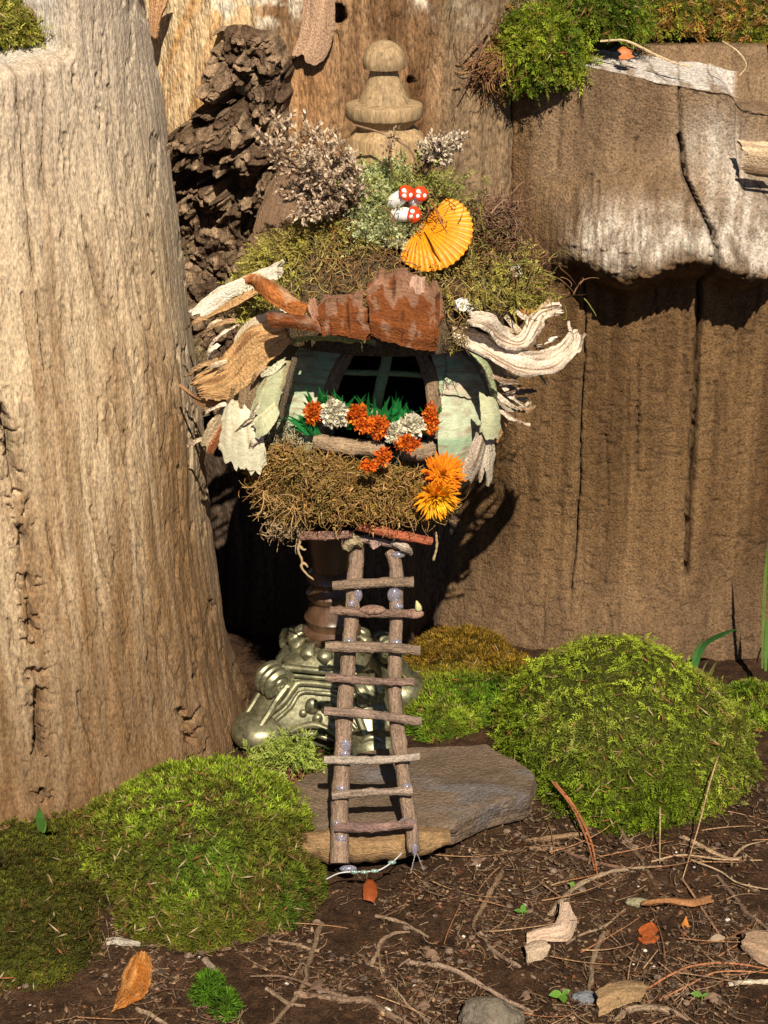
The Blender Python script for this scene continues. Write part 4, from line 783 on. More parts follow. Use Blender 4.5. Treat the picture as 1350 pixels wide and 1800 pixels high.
# corner straps that roll into volutes, and feet
def spiral(c0, ax, bx, r0, turns, n=60, start=0.):
    t = np.linspace(0, 1, n); a = start + t * turns * 2 * np.pi; r = r0 * (1 - .88 * t)
    return c0 + ax * (r * np.cos(a))[:, None] + bx * (r * np.sin(a))[:, None]
for sx, sy in ((-1, -1), (1, -1), (-1, 1), (1, 1)):
    cdir = (ploc(sx, sy, 0.) - ploc(0., 0., 0.)) / math.sqrt(2); zup = A([0, 0, 1.])
    cpt = lambda r, zz: ploc(0., 0., 0.) * A([1, 1, 0]) + cdir * (r * .90) + zup * pz(zz)
    sdv = np.cross(cdir, zup)
    g = Geo(); mid = [(.078, .118), (.092, .098), (.104, .076), (.118, .052)]
    sheet(g, [cpt(r, zz) - sdv * .017 for r, zz in mid], [cpt(r, zz) + sdv * .017 for r, zz in mid], nu=24, nv=10, th=.012, bulge=.006, col=MG, rough=.0004, seed=3); g.build('corner_strap', M_METAL, ped)
    for e in (-1, 1):
        g = Geo(); tube(g, [cpt(r, zz) + sdv * .017 * e for r, zz in mid], .0042, 8, MG * 1.1, nk=20); g.build('moulding', M_METAL, ped)
    g = Geo(); sp = spiral(cpt(.082, .122), cdir, zup, .017, 1.6, start=-.6)
    for e in (-1, 0, 1): tube(g, sp + sdv * .011 * e, [.0075, .006, .004], 8, MG * 1.05, nk=60)
    g.build('volute', M_METAL, ped)
    g = Geo(); ball_mesh(g, cpt(.108, .026), .036, MG * .95, n=18, sc3=(1.0, 1.0, .66)); g.build('foot', M_METAL, ped)
# scroll at the lower right of the front
g = Geo(); c0 = ploc(.070, -.092, .022); tube(g, spiral(c0, A([1., 0, 0]), A([0, 0, 1.]), .021, 2.0, start=2.4), [.0065, .005, .0035], 9, MG, nk=70); g.build('volute', M_METAL, ped)

# ------------------------------------------------------------------ ladder
ladder = thing('ladder', tuple(P(660, 1505, -.30)), 'little twig ladder leaning from the flat stone up to the house', 'ladder')
def Yl(py_): return -.118 + (py_ - 955) / (1515 - 955) * (-.318 + .118)
RAILC = (.22, .15, .105)
for pts, r in (([(630, 950), (625, 1000), (618, 1080), (614, 1140), (609, 1200), (606, 1250), (602, 1330), (598, 1400), (597, 1460), (597, 1518)], [.0076, .0082, .008, .0078, .0085, .0092, .0088, .0092, .0098, .0102]),
               ([(686, 968), (694, 985), (697, 1020), (696, 1090), (694, 1160), (694, 1230), (700, 1290), (708, 1350), (716, 1410), (724, 1462), (728, 1498)], [.007, .0078, .0078, .0072, .0076, .0074, .0084, .0080, .0078, .0076, .0066])):
    g = Geo(); tube(g, [P(x, y, Yl(y)) for x, y in pts], r, 14, RAILC, nk=90, bump=.0016, bs=130, seed=int(pts[0][0]), colvar=.3)
    g.build('rail', M_TWIG, ladder)
RUNGS = [((585, 1030), (727, 1023), .0054, (.24, .155, .12)), ((580, 1072), (735, 1079), .0046, (.22, .13, .105)), ((572, 1137), (738, 1143), .0056, (.25, .165, .13)), ((572, 1190), (728, 1199), .0042, (.25, .15, .13)),
         ((570, 1250), (740, 1269), .0048, (.26, .17, .145)), ((570, 1336), (738, 1331), .0042, (.38, .29, .26)), ((584, 1398), (725, 1391), .0044, (.30, .21, .18)), ((588, 1455), (726, 1447), .0050, (.24, .14, .13))]
for k, (a, b, r, col) in enumerate(RUNGS):
    g = Geo(); m_ = ((a[0] + b[0]) / 2 + 8, (a[1] + b[1]) / 2 + (3 if k % 2 else -2)); Y = Yl((a[1] + b[1]) / 2) - .0125
    tube(g, [P(a[0], a[1], Y), P(m_[0], m_[1], Y - .002), P(b[0], b[1], Y)], [r, r * 1.1, r * .95, r * 1.05], 11, A(col) * A([.86, .92, .82]), nk=46, bump=.0016, bs=150, seed=k + 40, colvar=.35)
    if k == 1: ball_mesh(g, P(655, 1072, Y - .003), .0065, A([.25, .15, .11]), 8, (2.2, 1, .8)); ball_mesh(g, P(728, 1079, Y - .002), .006, A([.27, .16, .12]), 8, (1.8, 1, .9))
    g.build('rung', M_TWIG, ladder)
g = Geo(); tube(g, [P(737, 1076, -.176), P(735, 1066, -.178), P(732, 1056, -.176)], [.001, .004, .003, .0008], 8, (.62, .60, .30), nk=10); g.build('bud', M_LEAF, ladder)
GL = A([.66, .65, .76])
rs = np.random.default_rng(8)
for x, y, r, s3 in [(629, 1046, .0075, (.9, .8, 1.5)), (693, 1046, .0095, (1.1, .8, 1.3)), (618, 1062, .006, (1, .8, 1)), (700, 1066, .006, (1.2, .8, .8)), (613, 1128, .0062, (1.3, .8, .9)), (697, 1130, .0062, (1.3, .8, .9)), (607, 1312, .0085, (.9, .5, 1.3)), (606, 1326, .006, (1.3, .6, .8)), (600, 1386, .006, (1.3, .7, .8)),
                    (715, 1384, .0070, (1.2, .9, 1)), (716, 1444, .0075, (1.5, .8, .8)), (592, 1452, .0085, (.8, .8, 1.2)), (600, 1475, .006, (1.3, .6, 1.2)), (729, 1494, .0055, (.8, .8, 2.0)), (612, 1527, .0065, (1.9, .8, .8)), (605, 955, .0055, (.8, .8, 2.0)), (700, 975, .0065, (1.6, .8, .8)), (712, 1335, .005, (1.2, .8, .8))]:
    g = Geo(); y_ = Yl(y) - .0075 if y < 1520 else -.325; ball_mesh(g, P(x, y, y_), r * .74, GL * A([.9, .9, 1.]), 9, s3); g.build('glue_blob', M_GLUE, ladder)
# ------------------------------------------------------------------ slab stone, split log
rs = np.random.default_rng(21)
def slab(name, poly_px, zt, th, label, cat, col, seed=0, tilt=(0, 0), mat_=M_STONE, nring=22, rough=.004):
    """flat stone from its top outline"""
    pp = A([G(x, y, zt) for x, y in poly_px]); pc_ = np.vstack([pp, pp[:1]]); sl_ = np.concatenate([[0], np.cumsum(np.linalg.norm(np.diff(pc_, axis=0), axis=1))]); uu = np.linspace(0, sl_[-1], 161)[:-1]; pp = np.stack([np.interp(uu, sl_, pc_[:, k_]) for k_ in range(3)], -1); c0 = pp.mean(0)
    pp[:, :2] += .006 * (fbm(pp * 60, 3, seed)[:, None] - .5); rows = []; cols = []
    for s in np.linspace(.02, 1, nring): rows.append(c0 + (pp - c0) * s)
    for s, dz in ((1.006, -.10), (1.018, -.30), (1.004, -.36), (1.010, -.60), (.985, -.66), (.99, -.9), (.96, -1.0), (.9, -1.05)): rows.append(c0 + (pp - c0) * s + A([0, 0, dz * th]))
    V = A(rows); r0 = V - c0; V[..., 2] += tilt[0] * r0[..., 0] + tilt[1] * r0[..., 1]
    top = np.arange(len(rows))[:, None] < nring
    lay = fbm(V * A([18, 18, 18]), 4, seed + 3); V[..., 2] += np.where(top, 1, .3) * rough * 2 * (np.floor(lay * 9) / 9 * .6 + lay * .4 - .5)
    side = ~top; V[..., :2] += np.where(side, 1, 0)[..., None] * .010 * (fbm(V * A([50, 50, 160]), 3, seed + 8) - .5)[..., None]
    cc = np.asarray(col) * (.6 + .8 * fbm(V * A([12, 30, 30]), 4, seed + 5))[..., None]; cc = mix(cc, A([.13, .125, .13]), .6 * sstep(.55, .7, fbm(V * A([10, 40, 40]), 3, seed + 6)))
    g = Geo(); g.add(V, gq(len(rows), 119 if False else len(pp), True), None, cc.reshape(-1, 3)); return g.build(name, mat_, label=label, cat=cat)
slab('flat_stone', [(492, 1398), (545, 1362), (640, 1322), (735, 1312), (850, 1308), (900, 1330), (938, 1366), (934, 1392), (860, 1412), (800, 1440), (758, 1449), (690, 1448), (560, 1448), (510, 1430)], .034, .034, 'flat grey brown slate slab under the foot of the ladder', 'stone', (.135, .095, .064), seed=2, tilt=(.0, -.0))
g = Geo(); tube(g, [A(P(518, 1486, -.283)), A(P(640, 1484, -.284)), A(P(790, 1470, -.272))], [.014, .020, .021, .019, .010], 20, (.24, .15, .075), nk=80, bump=.006, bs=70, seed=6, flat=.9, colvar=.35)
g.build('split_log', M_STRIP, label='split piece of pale wood lying under the front of the slate', cat='piece of wood')
# fairy light wire at the ladder foot
fl = thing('string_light', tuple(G(640, 1530, .003)), 'thin wire with tiny clear lights below the ladder foot', 'string light')
g = Geo(); tube(g, [P(x, y, Y) for x, y, Y in ((574, 1545, -.36), (600, 1534, -.345), (640, 1532, -.345), (665, 1530, -.345), (690, 1515, -.335), (706, 1500, -.32))], .0007, 6, (.5, .5, .48), nk=40); g.build('wire', M_PLASTIC, fl)
for x, y, Y in ((658, 1531, -.346), (689, 1516, -.336), (640, 1533, -.346), (623, 1533, -.346)):
    g = Geo(); ball_mesh(g, P(x, y, Y), .0022, A([.5, .8, .72]), 8, (2., 1, 1)); g.build('bulb', M_GLUE, fl)
strings = [((700, 1498), (712, 1545)), ((730, 1500), (722, 1535)), ((733, 1500), (745, 1530))]
g = Geo()
for a, b in strings[1:]: tube(g, [P(a[0], a[1], -.325), P(b[0], b[1], -.345)], .0005, 5, (.7, .7, .72), nk=6)
g.build('glue_string', M_GLUE, ladder)

# ------------------------------------------------------------------ moss
def dome_pts(lobes, n, rs, zmin=-.02):
    """points on the union of half-ellipsoids (x, y, z0, rx, ry, rz)"""
    ar = A([l[3] * l[4] + .5 * (l[3] + l[4]) * l[5] for l in lobes]); ks = rs.choice(len(lobes), n, p=ar / ar.sum())
    d = unit(rs.normal(size=(n, 3))); d[:, 2] = np.abs(d[:, 2]) - .12 * rs.random(n); L = A(lobes)[ks]
    b = L[:, :3] + d * L[:, 3:6]; nr = unit(d / L[:, 3:6]); ok = b[:, 2] > zmin
    for k, l in enumerate(lobes):
        q_ = (b - A(l[:3])) / A(l[3:6]); ok &= ~(((q_ ** 2).sum(1) < .97) & (ks != k))
    b = b[ok]; nr = nr[ok]; b = b + nr * (.016 * (fbm(b * 28, 3, 7) - .5))[:, None]; return b, nr
def dome_base(geo, lobes, col):
    for l in lobes:
        tb, ta = np.meshgrid(np.linspace(-.2, 1.5, 18), np.linspace(0, 2 * np.pi, 36, endpoint=False), indexing='ij')
        d = np.stack([np.cos(tb) * np.cos(ta), np.cos(tb) * np.sin(ta), np.sin(tb)], -1); V = A(l[:3]) + d * (A(l[3:6]) - .004)
        V = V + d * (.014 * (fbm(V * 28, 3, 7) - .5) - .002)[..., None]; geo.add(V, gq(18, 36, True), None, np.asarray(col) * (.6 + .8 * fbm(V * 70, 3, 3))[..., None].reshape(-1, 1))
def litter_on(geo, b, nr, n, rs, cols, L=.014, W=.0016):
    k = rs.integers(0, len(b), n); t = unit(np.cross(nr[k], rs.normal(size=(n, 3)))); kites(geo, b[k] + nr[k] * .005 - t * .004, t + nr[k] * .12, nr[k] * .4 + np.cross(t, nr[k]), L * (.4 + rs.random(n)), W, A(cols)[rs.integers(0, len(cols), n)])
BROWNS = [(.30, .17, .08), (.38, .25, .14), (.22, .10, .05), (.45, .34, .2), (.33, .12, .05)]
def cushion(name, lobes, n, style, colfn, label, seed, litter=120, base=(.075, .085, .012), cam_cull=True, **k):
    rs = np.random.default_rng(seed); b, nr = dome_pts(lobes, n, rs)
    if cam_cull: s = (nr * unit(CAM - b)).sum(1) > -.35; b, nr = b[s], nr[s]
    px, py = proj(b); c = colfn(b, px, py, rs) * (.42 + .8 * rs.random((len(b), 1)) ** 1.3) * (.65 + .7 * fbm(b * 55, 2, 12))[:, None]
    cen = A(lobes[0][:3]); o = thing(name, (cen[0], cen[1], 0), label, 'moss')
    g = Geo(); dome_base(g, lobes, base); g.build('cushion', M_MBASE, o)
    g = Geo()
    if style == 'star': star_moss(g, b, nr + rs.normal(size=b.shape) * .28 + A([0, 0, .25]), c, rs=rs, **k)
    else: feather_moss(g, b - nr * .003, nr * .30 + unit(np.cross(nr, rs.normal(size=b.shape))) * .75 + A([0, -.12, -.12]), c, rs=rs, **k)
    if litter: litter_on(g, b, nr, litter, rs, BROWNS)
    g.build('shoots', M_MOSS, o, kind='stuff'); return o
GREEN, YGREEN, OLIVE, BROWNM = A([.07, .17, .01]), A([.34, .46, .035]), A([.18, .20, .02]), A([.17, .10, .03])
def f3(b, s, sd): return fbm(b * s, 3, sd)
def col_front(b, px, py, rs):
    c = mix(OLIVE, YGREEN, sstep(.35, .65, f3(b, 16, 4) + .35 * sstep(1480, 1340, py) - .1)); dg = np.exp(-((px - 350) / 75) ** 2 - ((py - 1510) / 65) ** 2) + np.exp(-((px - 520) / 50) ** 2 - ((py - 1590) / 60) ** 2)
    c = mix(c, A([.06, .18, .01]), np.clip(dg * 1.1, 0, 1) * .6); return mix(c, BROWNM, .8 * (rs.random(len(b)) < .12 + .5 * (f3(b, 24, 9) > .58)))
gp = lambda x, y: G(x, y, 0.)[:2]
x0, y0 = gp(345, 1520)
cushion('moss_cushion', [(x0 + .005, y0 + .03, -.015, .130, .135, .098), (x0 - .075, y0 + .04, -.02, .085, .10, .068), (x0 + .07, y0 - .045, -.015, .062, .075, .062), (x0 + .01, y0 - .085, -.015, .085, .062, .05), (x0 - .01, y0 + .11, -.01, .06, .05, .066)], 13500, 'star', col_front,
        'round green moss cushion against the base of the left stump', 31, litter=560, L=.0085, W=.0013, leaves=9)
def col_right(b, px, py, rs):
    c = mix(A([.18, .26, .012]), A([.40, .50, .04]), sstep(.3, .7, f3(b, 14, 6) + .35 * sstep(1300, 1130, py) - .12)); c = mix(c, A([.36, .35, .10]), .8 * np.exp(-((px - 1050) / 90) ** 2 - ((py - 1290) / 50) ** 2) * rs.random(len(b)))
    c = mix(c, A([.27, .25, .06]), .7 * sstep(1180, 1290, px) * rs.random(len(b))); return mix(c, BROWNM, .7 * (rs.random(len(b)) < .05 + .12 * (f3(b, 20, 3) > .62)))
x0, y0 = gp(1105, 1330)
cushion('moss_cushion', [(x0 - .005, y0 + .035, -.02, .135, .19, .135), (x0 - .066, y0 + .045, -.02, .088, .14, .118), (x0 + .078, y0 + .015, -.02, .066, .13, .106), (x0 + .015, y0 - .06, -.02, .10, .085, .082)], 19000, 'feather', col_right,
        'big bright feathery moss mound in front of the right stump', 32, litter=300, K=7, L=.017, leaf=.0048, W=.0013)
def col_mid(b, px, py, rs):
    c = mix(A([.12, .24, .012]), A([.30, .40, .03]), sstep(.35, .65, f3(b, 20, 2))); return mix(mix(c, A([.30, .185, .018]), sstep(1205, 1165, py)), BROWNM, .7 * (rs.random(len(b)) < .12))
x0, y0 = gp(800, 1230)
cushion('moss_cushion', [(x0 - .01, y0 + .0, -.02, .065, .10, .052), (x0 + .01, y0 + .10, -.02, .076, .10, .050), (x0 + .07, y0 + .03, -.02, .05, .09, .05)], 6500, 'star', col_mid,
        'low moss patch, golden at the back, between ladder and moss mound', 33, litter=260, L=.0085, W=.0013)
def col_far(b, px, py, rs):
    c = mix(A([.085, .080, .010]), A([.17, .18, .018]), sstep(.35, .65, f3(b, 18, 2))); return mix(c, BROWNM, .8 * (rs.random(len(b)) < .16))
x0, y0 = gp(50, 1600)
cushion('moss_cushion', [(x0 - .03, y0 + .02, -.02, .11, .16, .06), (x0 + .01, y0 + .10, -.02, .12, .09, .055), (x0 + .0, y0 - .06, -.02, .085, .07, .05)], 10500, 'star', col_far,
        'flat dark olive moss mat in the lower left corner', 34, litter=200, L=.0058, W=.0011, leaves=8)
x0, y0 = gp(1325, 1245)
cushion('moss_cushion', [(x0, y0, -.015, .045, .06, .04)], 900, 'star', col_mid, 'small moss pad at the right edge beside the big mound', 35, litter=60, L=.007, W=.0012)
x0, y0 = gp(375, 1760)
cushion('moss_tuft', [(x0 - .006, y0 + .016, -.012, .013, .018, .026), (x0 + .012, y0 - .008, -.012, .013, .020, .026)], 260, 'star', lambda b, px, py, rs: np.tile(A([.10, .22, .012]), (len(b), 1)), 'tiny vivid green moss tuft near the bottom edge', 36, litter=0, L=.009, W=.0013)
# moss on the stump tops
tz = .755
x0 = P(985, 70, .30); t_lobes = [(x0[0] - .03, .28, .735, .062, .06, .085), (x0[0] + .045, .32, .785, .06, .05, .06), (x0[0] - .065, .30, .74, .04, .05, .085), (x0[0] - .03, .38, .77, .11, .09, .085)]
cushion('moss_cushion', t_lobes, 7500, 'feather', lambda b, px, py, rs: mix(mix(A([.11, .18, .012]), A([.34, .42, .03]), sstep(.35, .65, f3(b, 22, 3))), A([.33, .15, .04]), sstep(905, 860, px) * .9 + .3 * (rs.random(len(b)) < .2)),
        'thick moss overhanging the top left of the right stump', 37, litter=220, K=7, L=.018, leaf=.006, W=.0015)
x0 = P(1240, 30, .42); cushion('moss_cushion', [(x0[0] - .05, .44, .772, .10, .07, .055), (x0[0] + .06, .44, .765, .11, .06, .05)], 2600, 'feather', lambda b, px, py, rs: mix(mix(A([.25, .26, .02]), A([.42, .42, .05]), rs.random(len(b))), A([.50, .25, .06]), 1. * (rs.random(len(b)) < .45)),
        'brownish moss along the far top of the right stump', 38, litter=200, K=7, L=.017, leaf=.006, W=.0015)
x0 = P(30, 30, -.06); cushion('moss_cushion', [(x0[0] - .03, -.07, x0[2] - .015, .055, .05, .035)], 1200, 'feather', lambda b, px, py, rs: mix(A([.26, .30, .03]), A([.52, .46, .10]), rs.random(len(b))),
        'yellowish moss on the ledge of the left stump', 39, litter=120, K=7, L=.018, leaf=.006, W=.0015)
# fringe hanging over the edge by the seam
rs = np.random.default_rng(4)
n = 380; b = P(868 + rs.normal(size=n) * 22, 115 + rs.normal(size=n) * 14, .235 + rs.random(n) * .03); g = Geo(); c = mix(A([.17, .085, .04]), A([.30, .16, .07]), rs.random(n))
fibres(g, b, rs.normal(size=(n, 3)) * .5 + A([-.4, -.2, -.4]), .03 * (.4 + rs.random(n)), 7, .4, .15, .0009, c, rs); g.build('root_fringe', M_FIB, label='reddish brown root threads hanging under the moss beside the seam', cat='roots', kind='stuff')
# fern-like sprig and root clod by the pedestal
x0, y0 = gp(505, 1392)
o = thing('moss_clod', (x0, y0, 0), 'brown root clod topped with a lime fern moss sprig by the pedestal', 'moss')
g = Geo(); dome_base(g, [(x0, y0, .0, .040, .03, .032)], (.10, .045, .025)); n = 700; b, nr = dome_pts([(x0, y0, .0, .042, .032, .034)], n, rs)
fibres(g, b, nr * .3 + rs.normal(size=b.shape) * .7, .014, 6, .6, .1, .0007, mix(A([.13, .055, .03]), A([.26, .13, .07]), rs.random(len(b))), rs); g.build('root_clod', M_FIB, o, kind='stuff')
n = 300; b = np.stack([x0 + .0 + rs.normal(size=n) * .022, y0 + .012 + rs.normal(size=n) * .010, .036 + rs.random(n) * .012], -1); b[:, 2] -= 10 * (b[:, 0] - x0) ** 2
g = Geo(); feather_moss(g, b, rs.normal(size=(n, 3)) * .5 + A([0, -.3, .7]), mix(A([.25, .34, .05]), A([.40, .46, .10]), rs.random(n)), K=8, L=.024, leaf=.0055, W=.0016, rs=rs); g.build('sprig', M_MOSS, o, kind='stuff')
# ------------------------------------------------------------------ decorations on the roof and at the window
rs = np.random.default_rng(17)
# lichen
n = 2600; u = rs.random(n); px = 674 + 48 * (rs.random(n) * 2 - 1) * (.55 + .45 * u); py = 300 + 125 * u; px += 12 * (u - .5)
b = RF(px, py, .010); nr = unit((b - RC) / RR); b = b + nr * (rs.random((n, 1)) * .016); c = mix(A([.46, .52, .25]), A([.66, .68, .38]), rs.random(n)) * (.75 + .5 * rs.random((n, 1)))
g = Geo(); feather_moss(g, b, nr * .6 + rs.normal(size=(n, 3)) * .6, c, K=5, L=.014, leaf=.0048, W=.0016, rs=rs, grav=.03)
g.build('lichen_clump', M_MOSS, label='pale sage green lichen clump in the middle of the mossy roof', cat='lichen')
# dried heather
def heather(name, root, stems, label, budc=(.52, .37, .23)):
    o = thing(name, tuple(root), label, 'dried plant'); g = Geo(); gb = Geo(); bb, dd = [], []
    for tip, bend in stems:
        p = resample([root, (A(root) + A(tip)) / 2 + A(bend), A(tip)], 14); tube(g, p, [.0011, .0005], 5, (.13, .075, .045))
        for k in range(4, 14):
            for e in range(3):
                dv = unit(p[min(k, 13)] - p[k - 1]) * .8 + rs.normal(size=3) * .55; L = .018 * (.4 + rs.random()) * (1.1 - .04 * k)
                q_ = [p[k], p[k] + unit(dv) * L * .5 + A([0, 0, .001]), p[k] + unit(dv) * L]; tube(g, q_, [.0006, .0003], 4, (.16, .10, .06), cap=False)
                for f in range(6): bb.append(p[k] + unit(dv) * L * (.35 + .13 * f)); dd.append(dv + rs.normal(size=3) * .55)
    b = A(bb); d = A(dd); c = mix(A(budc), A([.84, .70, .54]), rs.random(len(b))) * (.6 + .6 * rs.random((len(b), 1)))
    kites(gb, b, d, rs.normal(size=b.shape), .0062, .0026, c, mid=.6); kites(gb, b, d, rs.normal(size=b.shape), .0058, .0026, c * .9, mid=.6)
    g.build('stem', M_TWIG, o); gb.build('buds', M_PETAL, o, kind='stuff')
root = P(610, 385, -.06)
tips = [(462, 240), (470, 262), (488, 212), (510, 222), (535, 215), (560, 232), (585, 240), (600, 262), (500, 290), (520, 262), (545, 268), (575, 285), (495, 330), (512, 352), (525, 372), (560, 330), (540, 310), (610, 300), (560, 375), (535, 345), (590, 330), (618, 280)]
heather('dried_heather', root, [(P(x, y, -.06 + rs.normal() * .02), A([rs.normal() * .006, rs.normal() * .01, .008])) for x, y in tips], 'large spray of dried pale heather on the left of the roof')
root = P(745, 300, -.04); heather('dried_heather', root, [(P(x, y, -.04 + rs.normal() * .01), A([0, 0, .003])) for x, y in ((808, 245), (790, 252), (770, 250), (756, 258), (780, 270))], 'small white dried sprig on the right beside the finial', (.70, .62, .48))
root = P(690, 300, -.07); g = Geo()
tube(g, [P(690, 305, -.075), P(684, 275, -.08), P(690, 250, -.082), P(694, 232, -.08)], [.0012, .001], 6, (.2, .12, .07), nk=14)
for k in range(40):
    t = rs.random(); p0 = P(682 + 12 * t, 275 - 45 * t, -.082); kites(g, p0[None] + rs.normal(size=(1, 3)) * .003, rs.normal(size=(1, 3)) + A([[0, 0, .6]]), rs.normal(size=(1, 3)), .008, .0035, A([[.42, .31, .2]]) * (.6 + .7 * rs.random()))
g.build('dried_stalk', M_PETAL, label='withered brown stalk standing in front of the finial block', cat='dried plant')
g = Geo(); tube(g, [P(622, 219, -.062), P(665, 232, -.075), P(700, 248, -.08), P(722, 265, -.08), P(735, 295, -.075)], [.0010, .0012, .001], 6, (.27, .17, .10), nk=24); g.build('dry_stem', M_TWIG, label='thin curved dry stem crossing in front of the finial', cat='stem')
# toy mushrooms
def mushroom(bx, by, cxp, cyp, Y, r, label):
    b0 = P(bx, by, Y + .004); t0 = P(cxp, cyp, Y - .006); ax = unit(t0 - b0); o = thing('toy_mushroom', tuple(b0), label, 'toy mushroom', 'toy mushrooms on the roof')
    g = Geo(); tube(g, [b0 - ax * .010, b0 - ax * .003, (b0 + t0) / 2, t0 - ax * .002], [r * .70, r * .92, r * .86, r * .6], 16, (.82, .80, .80), nk=16); g.build('stem', M_PLASTIC, o)
    h = A([0, 0, 1.]); s1 = unit(np.cross(ax, h)); s2 = np.cross(s1, ax); Rm = np.stack([s1, s2, ax], 1)
    pr = [(0, -.30), (.55, -.30), (.86, -.26), (.99, -.12), (1, .05), (.93, .35), (.76, .65), (.5, .86), (.25, .96), (.01, 1.0)]; an = np.linspace(0, 2 * np.pi, 28, endpoint=False)
    V = A([np.stack([a * np.cos(an), a * np.sin(an), 0 * an + b_ * .85], -1) for a, b_ in pr]) * r; g = Geo(); g.add(V @ Rm.T + t0, gq(len(pr), 28, True), None, A([.74, .055, .012])); g.build('cap', M_PLASTIC, o)
    vd = unit(CAM - t0) @ Rm
    for (u_, v_) in ((.05, .5), (.62, -.35), (-.62, -.25)):
        dv = unit(vd + s1 @ Rm * u_ + s2 @ Rm * v_)
        if dv[2] < .05: continue
        g = Geo(); loc = dv * A([1, 1, .85]) * r; f = unit(loc / A([1, 1, .85]) ** 2); ph = np.linspace(0, 2 * np.pi, 14, endpoint=False); a_ = unit(np.cross(f, A([.3, .5, .2]))); b_ = np.cross(f, a_)
        rr = r * .25; rings = [loc + f * (.0006 * (1 - k * k)) * 1.5 + (a_[None] * np.cos(ph)[:, None] + b_[None] * np.sin(ph)[:, None]) * rr * k + f * (-.45 * (rr * k) ** 2 / r) for k in (.01, .5, .9, 1.05)]
        g.add(A(rings) @ Rm.T + t0, gq(4, 14, True), None, A([.85, .83, .80])); g.build('white_dot', M_PLASTIC, o)
Ym = RF(720, 360, .028)[1] - .010
mushroom(697, 352, 714, 340, Ym, .0088, 'red spotted toy mushroom, upper left of the three, with tilted white stem')
mushroom(728, 356, 739, 341, Ym + .004, .0084, 'red spotted toy mushroom, upper right of the three')
mushroom(706, 377, 727, 377, Ym - .006, .0086, 'red spotted toy mushroom lying lowest, just above the orange shell')
# scallop shell
nr_, na_ = 30, 140; rr = np.linspace(.02, 1, nr_)[:, None]; aa = np.linspace(-1.28, 1.28, na_)[None]
ty_ = RF(806., 466., .018)[1]; hinge = P(738, 396, ty_ + .030); tip_ = P(818, 456, ty_ + .004); axs = unit(tip_ - hinge); Ls = np.linalg.norm(tip_ - hinge) * .98
vw = unit(CAM - hinge + A([0., 0, .5])); side = unit(np.cross(axs, vw)); nn = np.cross(side, axs)
if nn @ vw < 0: nn = -nn
rib = np.cos(aa * 2 * np.pi * 9.5)
rad = Ls * rr * np.cos(np.clip(aa * 1.12 * .60, -1.5, 1.5)) * (1 + .014 * rib * (rr > .9)); wid = 1.0
V = hinge + axs * (rad * np.cos(aa * 1.12))[..., None] + side * (rad * np.sin(aa * 1.12) * wid)[..., None] + nn * (.018 * np.sin(rr * 2.2) * (1 - .4 * aa ** 2) + 0.0006 * rib * rr + .00012 * np.sin(rr * 34))[..., None]
cc = mix(A([.82, .25, .006]), A([.90, .38, .015]), sstep(-.3, .9, rib + 0 * rr)) * (.85 + .25 * fbm(np.stack([rr * 14 + 0 * aa, 0 * rr + aa, 0 * rr + 0 * aa], -1), 2, 3))[..., None]
g = Geo(); m = nr_ * na_; q_ = gq(nr_, na_); V2 = V - nn * .0018
idx = np.arange(m).reshape(nr_, na_); ring = np.concatenate([idx[0, :-1], idx[:-1, -1], idx[-1, :0:-1], idx[:0:-1, 0]]); r2 = np.roll(ring, -1)
g.add(np.concatenate([V.reshape(-1, 3), V2.reshape(-1, 3)]), np.concatenate([q_, q_[:, ::-1] + m, np.stack([ring, r2, r2 + m, ring + m], 1)]), None, np.concatenate([cc.reshape(-1, 3)] * 2))
g.build('scallop_shell', M_SHELL, label='orange ribbed scallop shell on the right of the mossy roof', cat='shell')
g = Geo(); tube(g, [P(757, 352, -.135), P(768, 372, -.15), P(775, 390, -.157), P(786, 410, -.16)], [.0008, .0014, .0014, .0006], 6, (.36, .12, .03), nk=16); g.build('dry_stem', M_TWIG, label='reddish dry stem lying across the orange shell', cat='stem')
# flowers
def head(name, px, py, Y, rx, rz, n, cols, label, cat, group=None, L=.0046, W=.0026, shape=.5):
    n = int(n * 2.1)
    c0 = P(px, py, Y); d = unit(rs.normal(size=(n, 3)) + A([0, -.75, .2])); b = c0 + d * A([rx, min(rx, rz) * .6, rz]) * (.45 + .5 * rs.random((n, 1)))
    cc = A(cols)[rs.integers(0, len(cols), n)] * (.65 + .6 * rs.random((n, 1))); g = Geo(); kites(g, b - d * L * .4, d + rs.normal(size=(n, 3)) * .45, rs.normal(size=(n, 3)), L * (.6 + .7 * rs.random(n)), W, cc, mid=.6)
    ball_mesh(g, c0, 1., A(cols).mean(0) * .6, 8, (rx * .55, min(rx, rz) * .35, rz * .55)); return g.build(name, M_PETAL, label=label, cat=cat, group=group, smooth=False)
OR = [(.78, .17, .012), (.66, .11, .01), (.85, .27, .02), (.50, .08, .012)]; WH = [(.78, .74, .60), (.68, .63, .48), (.84, .82, .72), (.60, .54, .36)]
YW = lambda x, y: H(x, y, .034)[1]
GO, GW = 'orange dried flowers at the window', 'white dried flowers at the window'
head('orange_flower', 551, 726, YW(551, 726), .0115, .0135, 150, OR, 'orange dried flower at the left end of the window box', 'dried flower', GO)
head('orange_flower', 627, 728, YW(627, 728), .0125, .0125, 170, OR, 'orange dried flower just left of the window bar', 'dried flower', GO)
head('orange_flower', 640, 748, YW(640, 748), .012, .010, 120, OR, 'low orange dried flower in the middle of the window box', 'dried flower', GO)
head('orange_flower', 666, 750, YW(666, 750), .0125, .0150, 190, OR, 'orange dried flower just below the window bar, beside white florets', 'dried flower', GO)
head('orange_flower', 757, 738, YW(757, 738), .0095, .022, 190, OR, 'tall narrow orange flower head at the right end of the window', 'dried flower', GO)
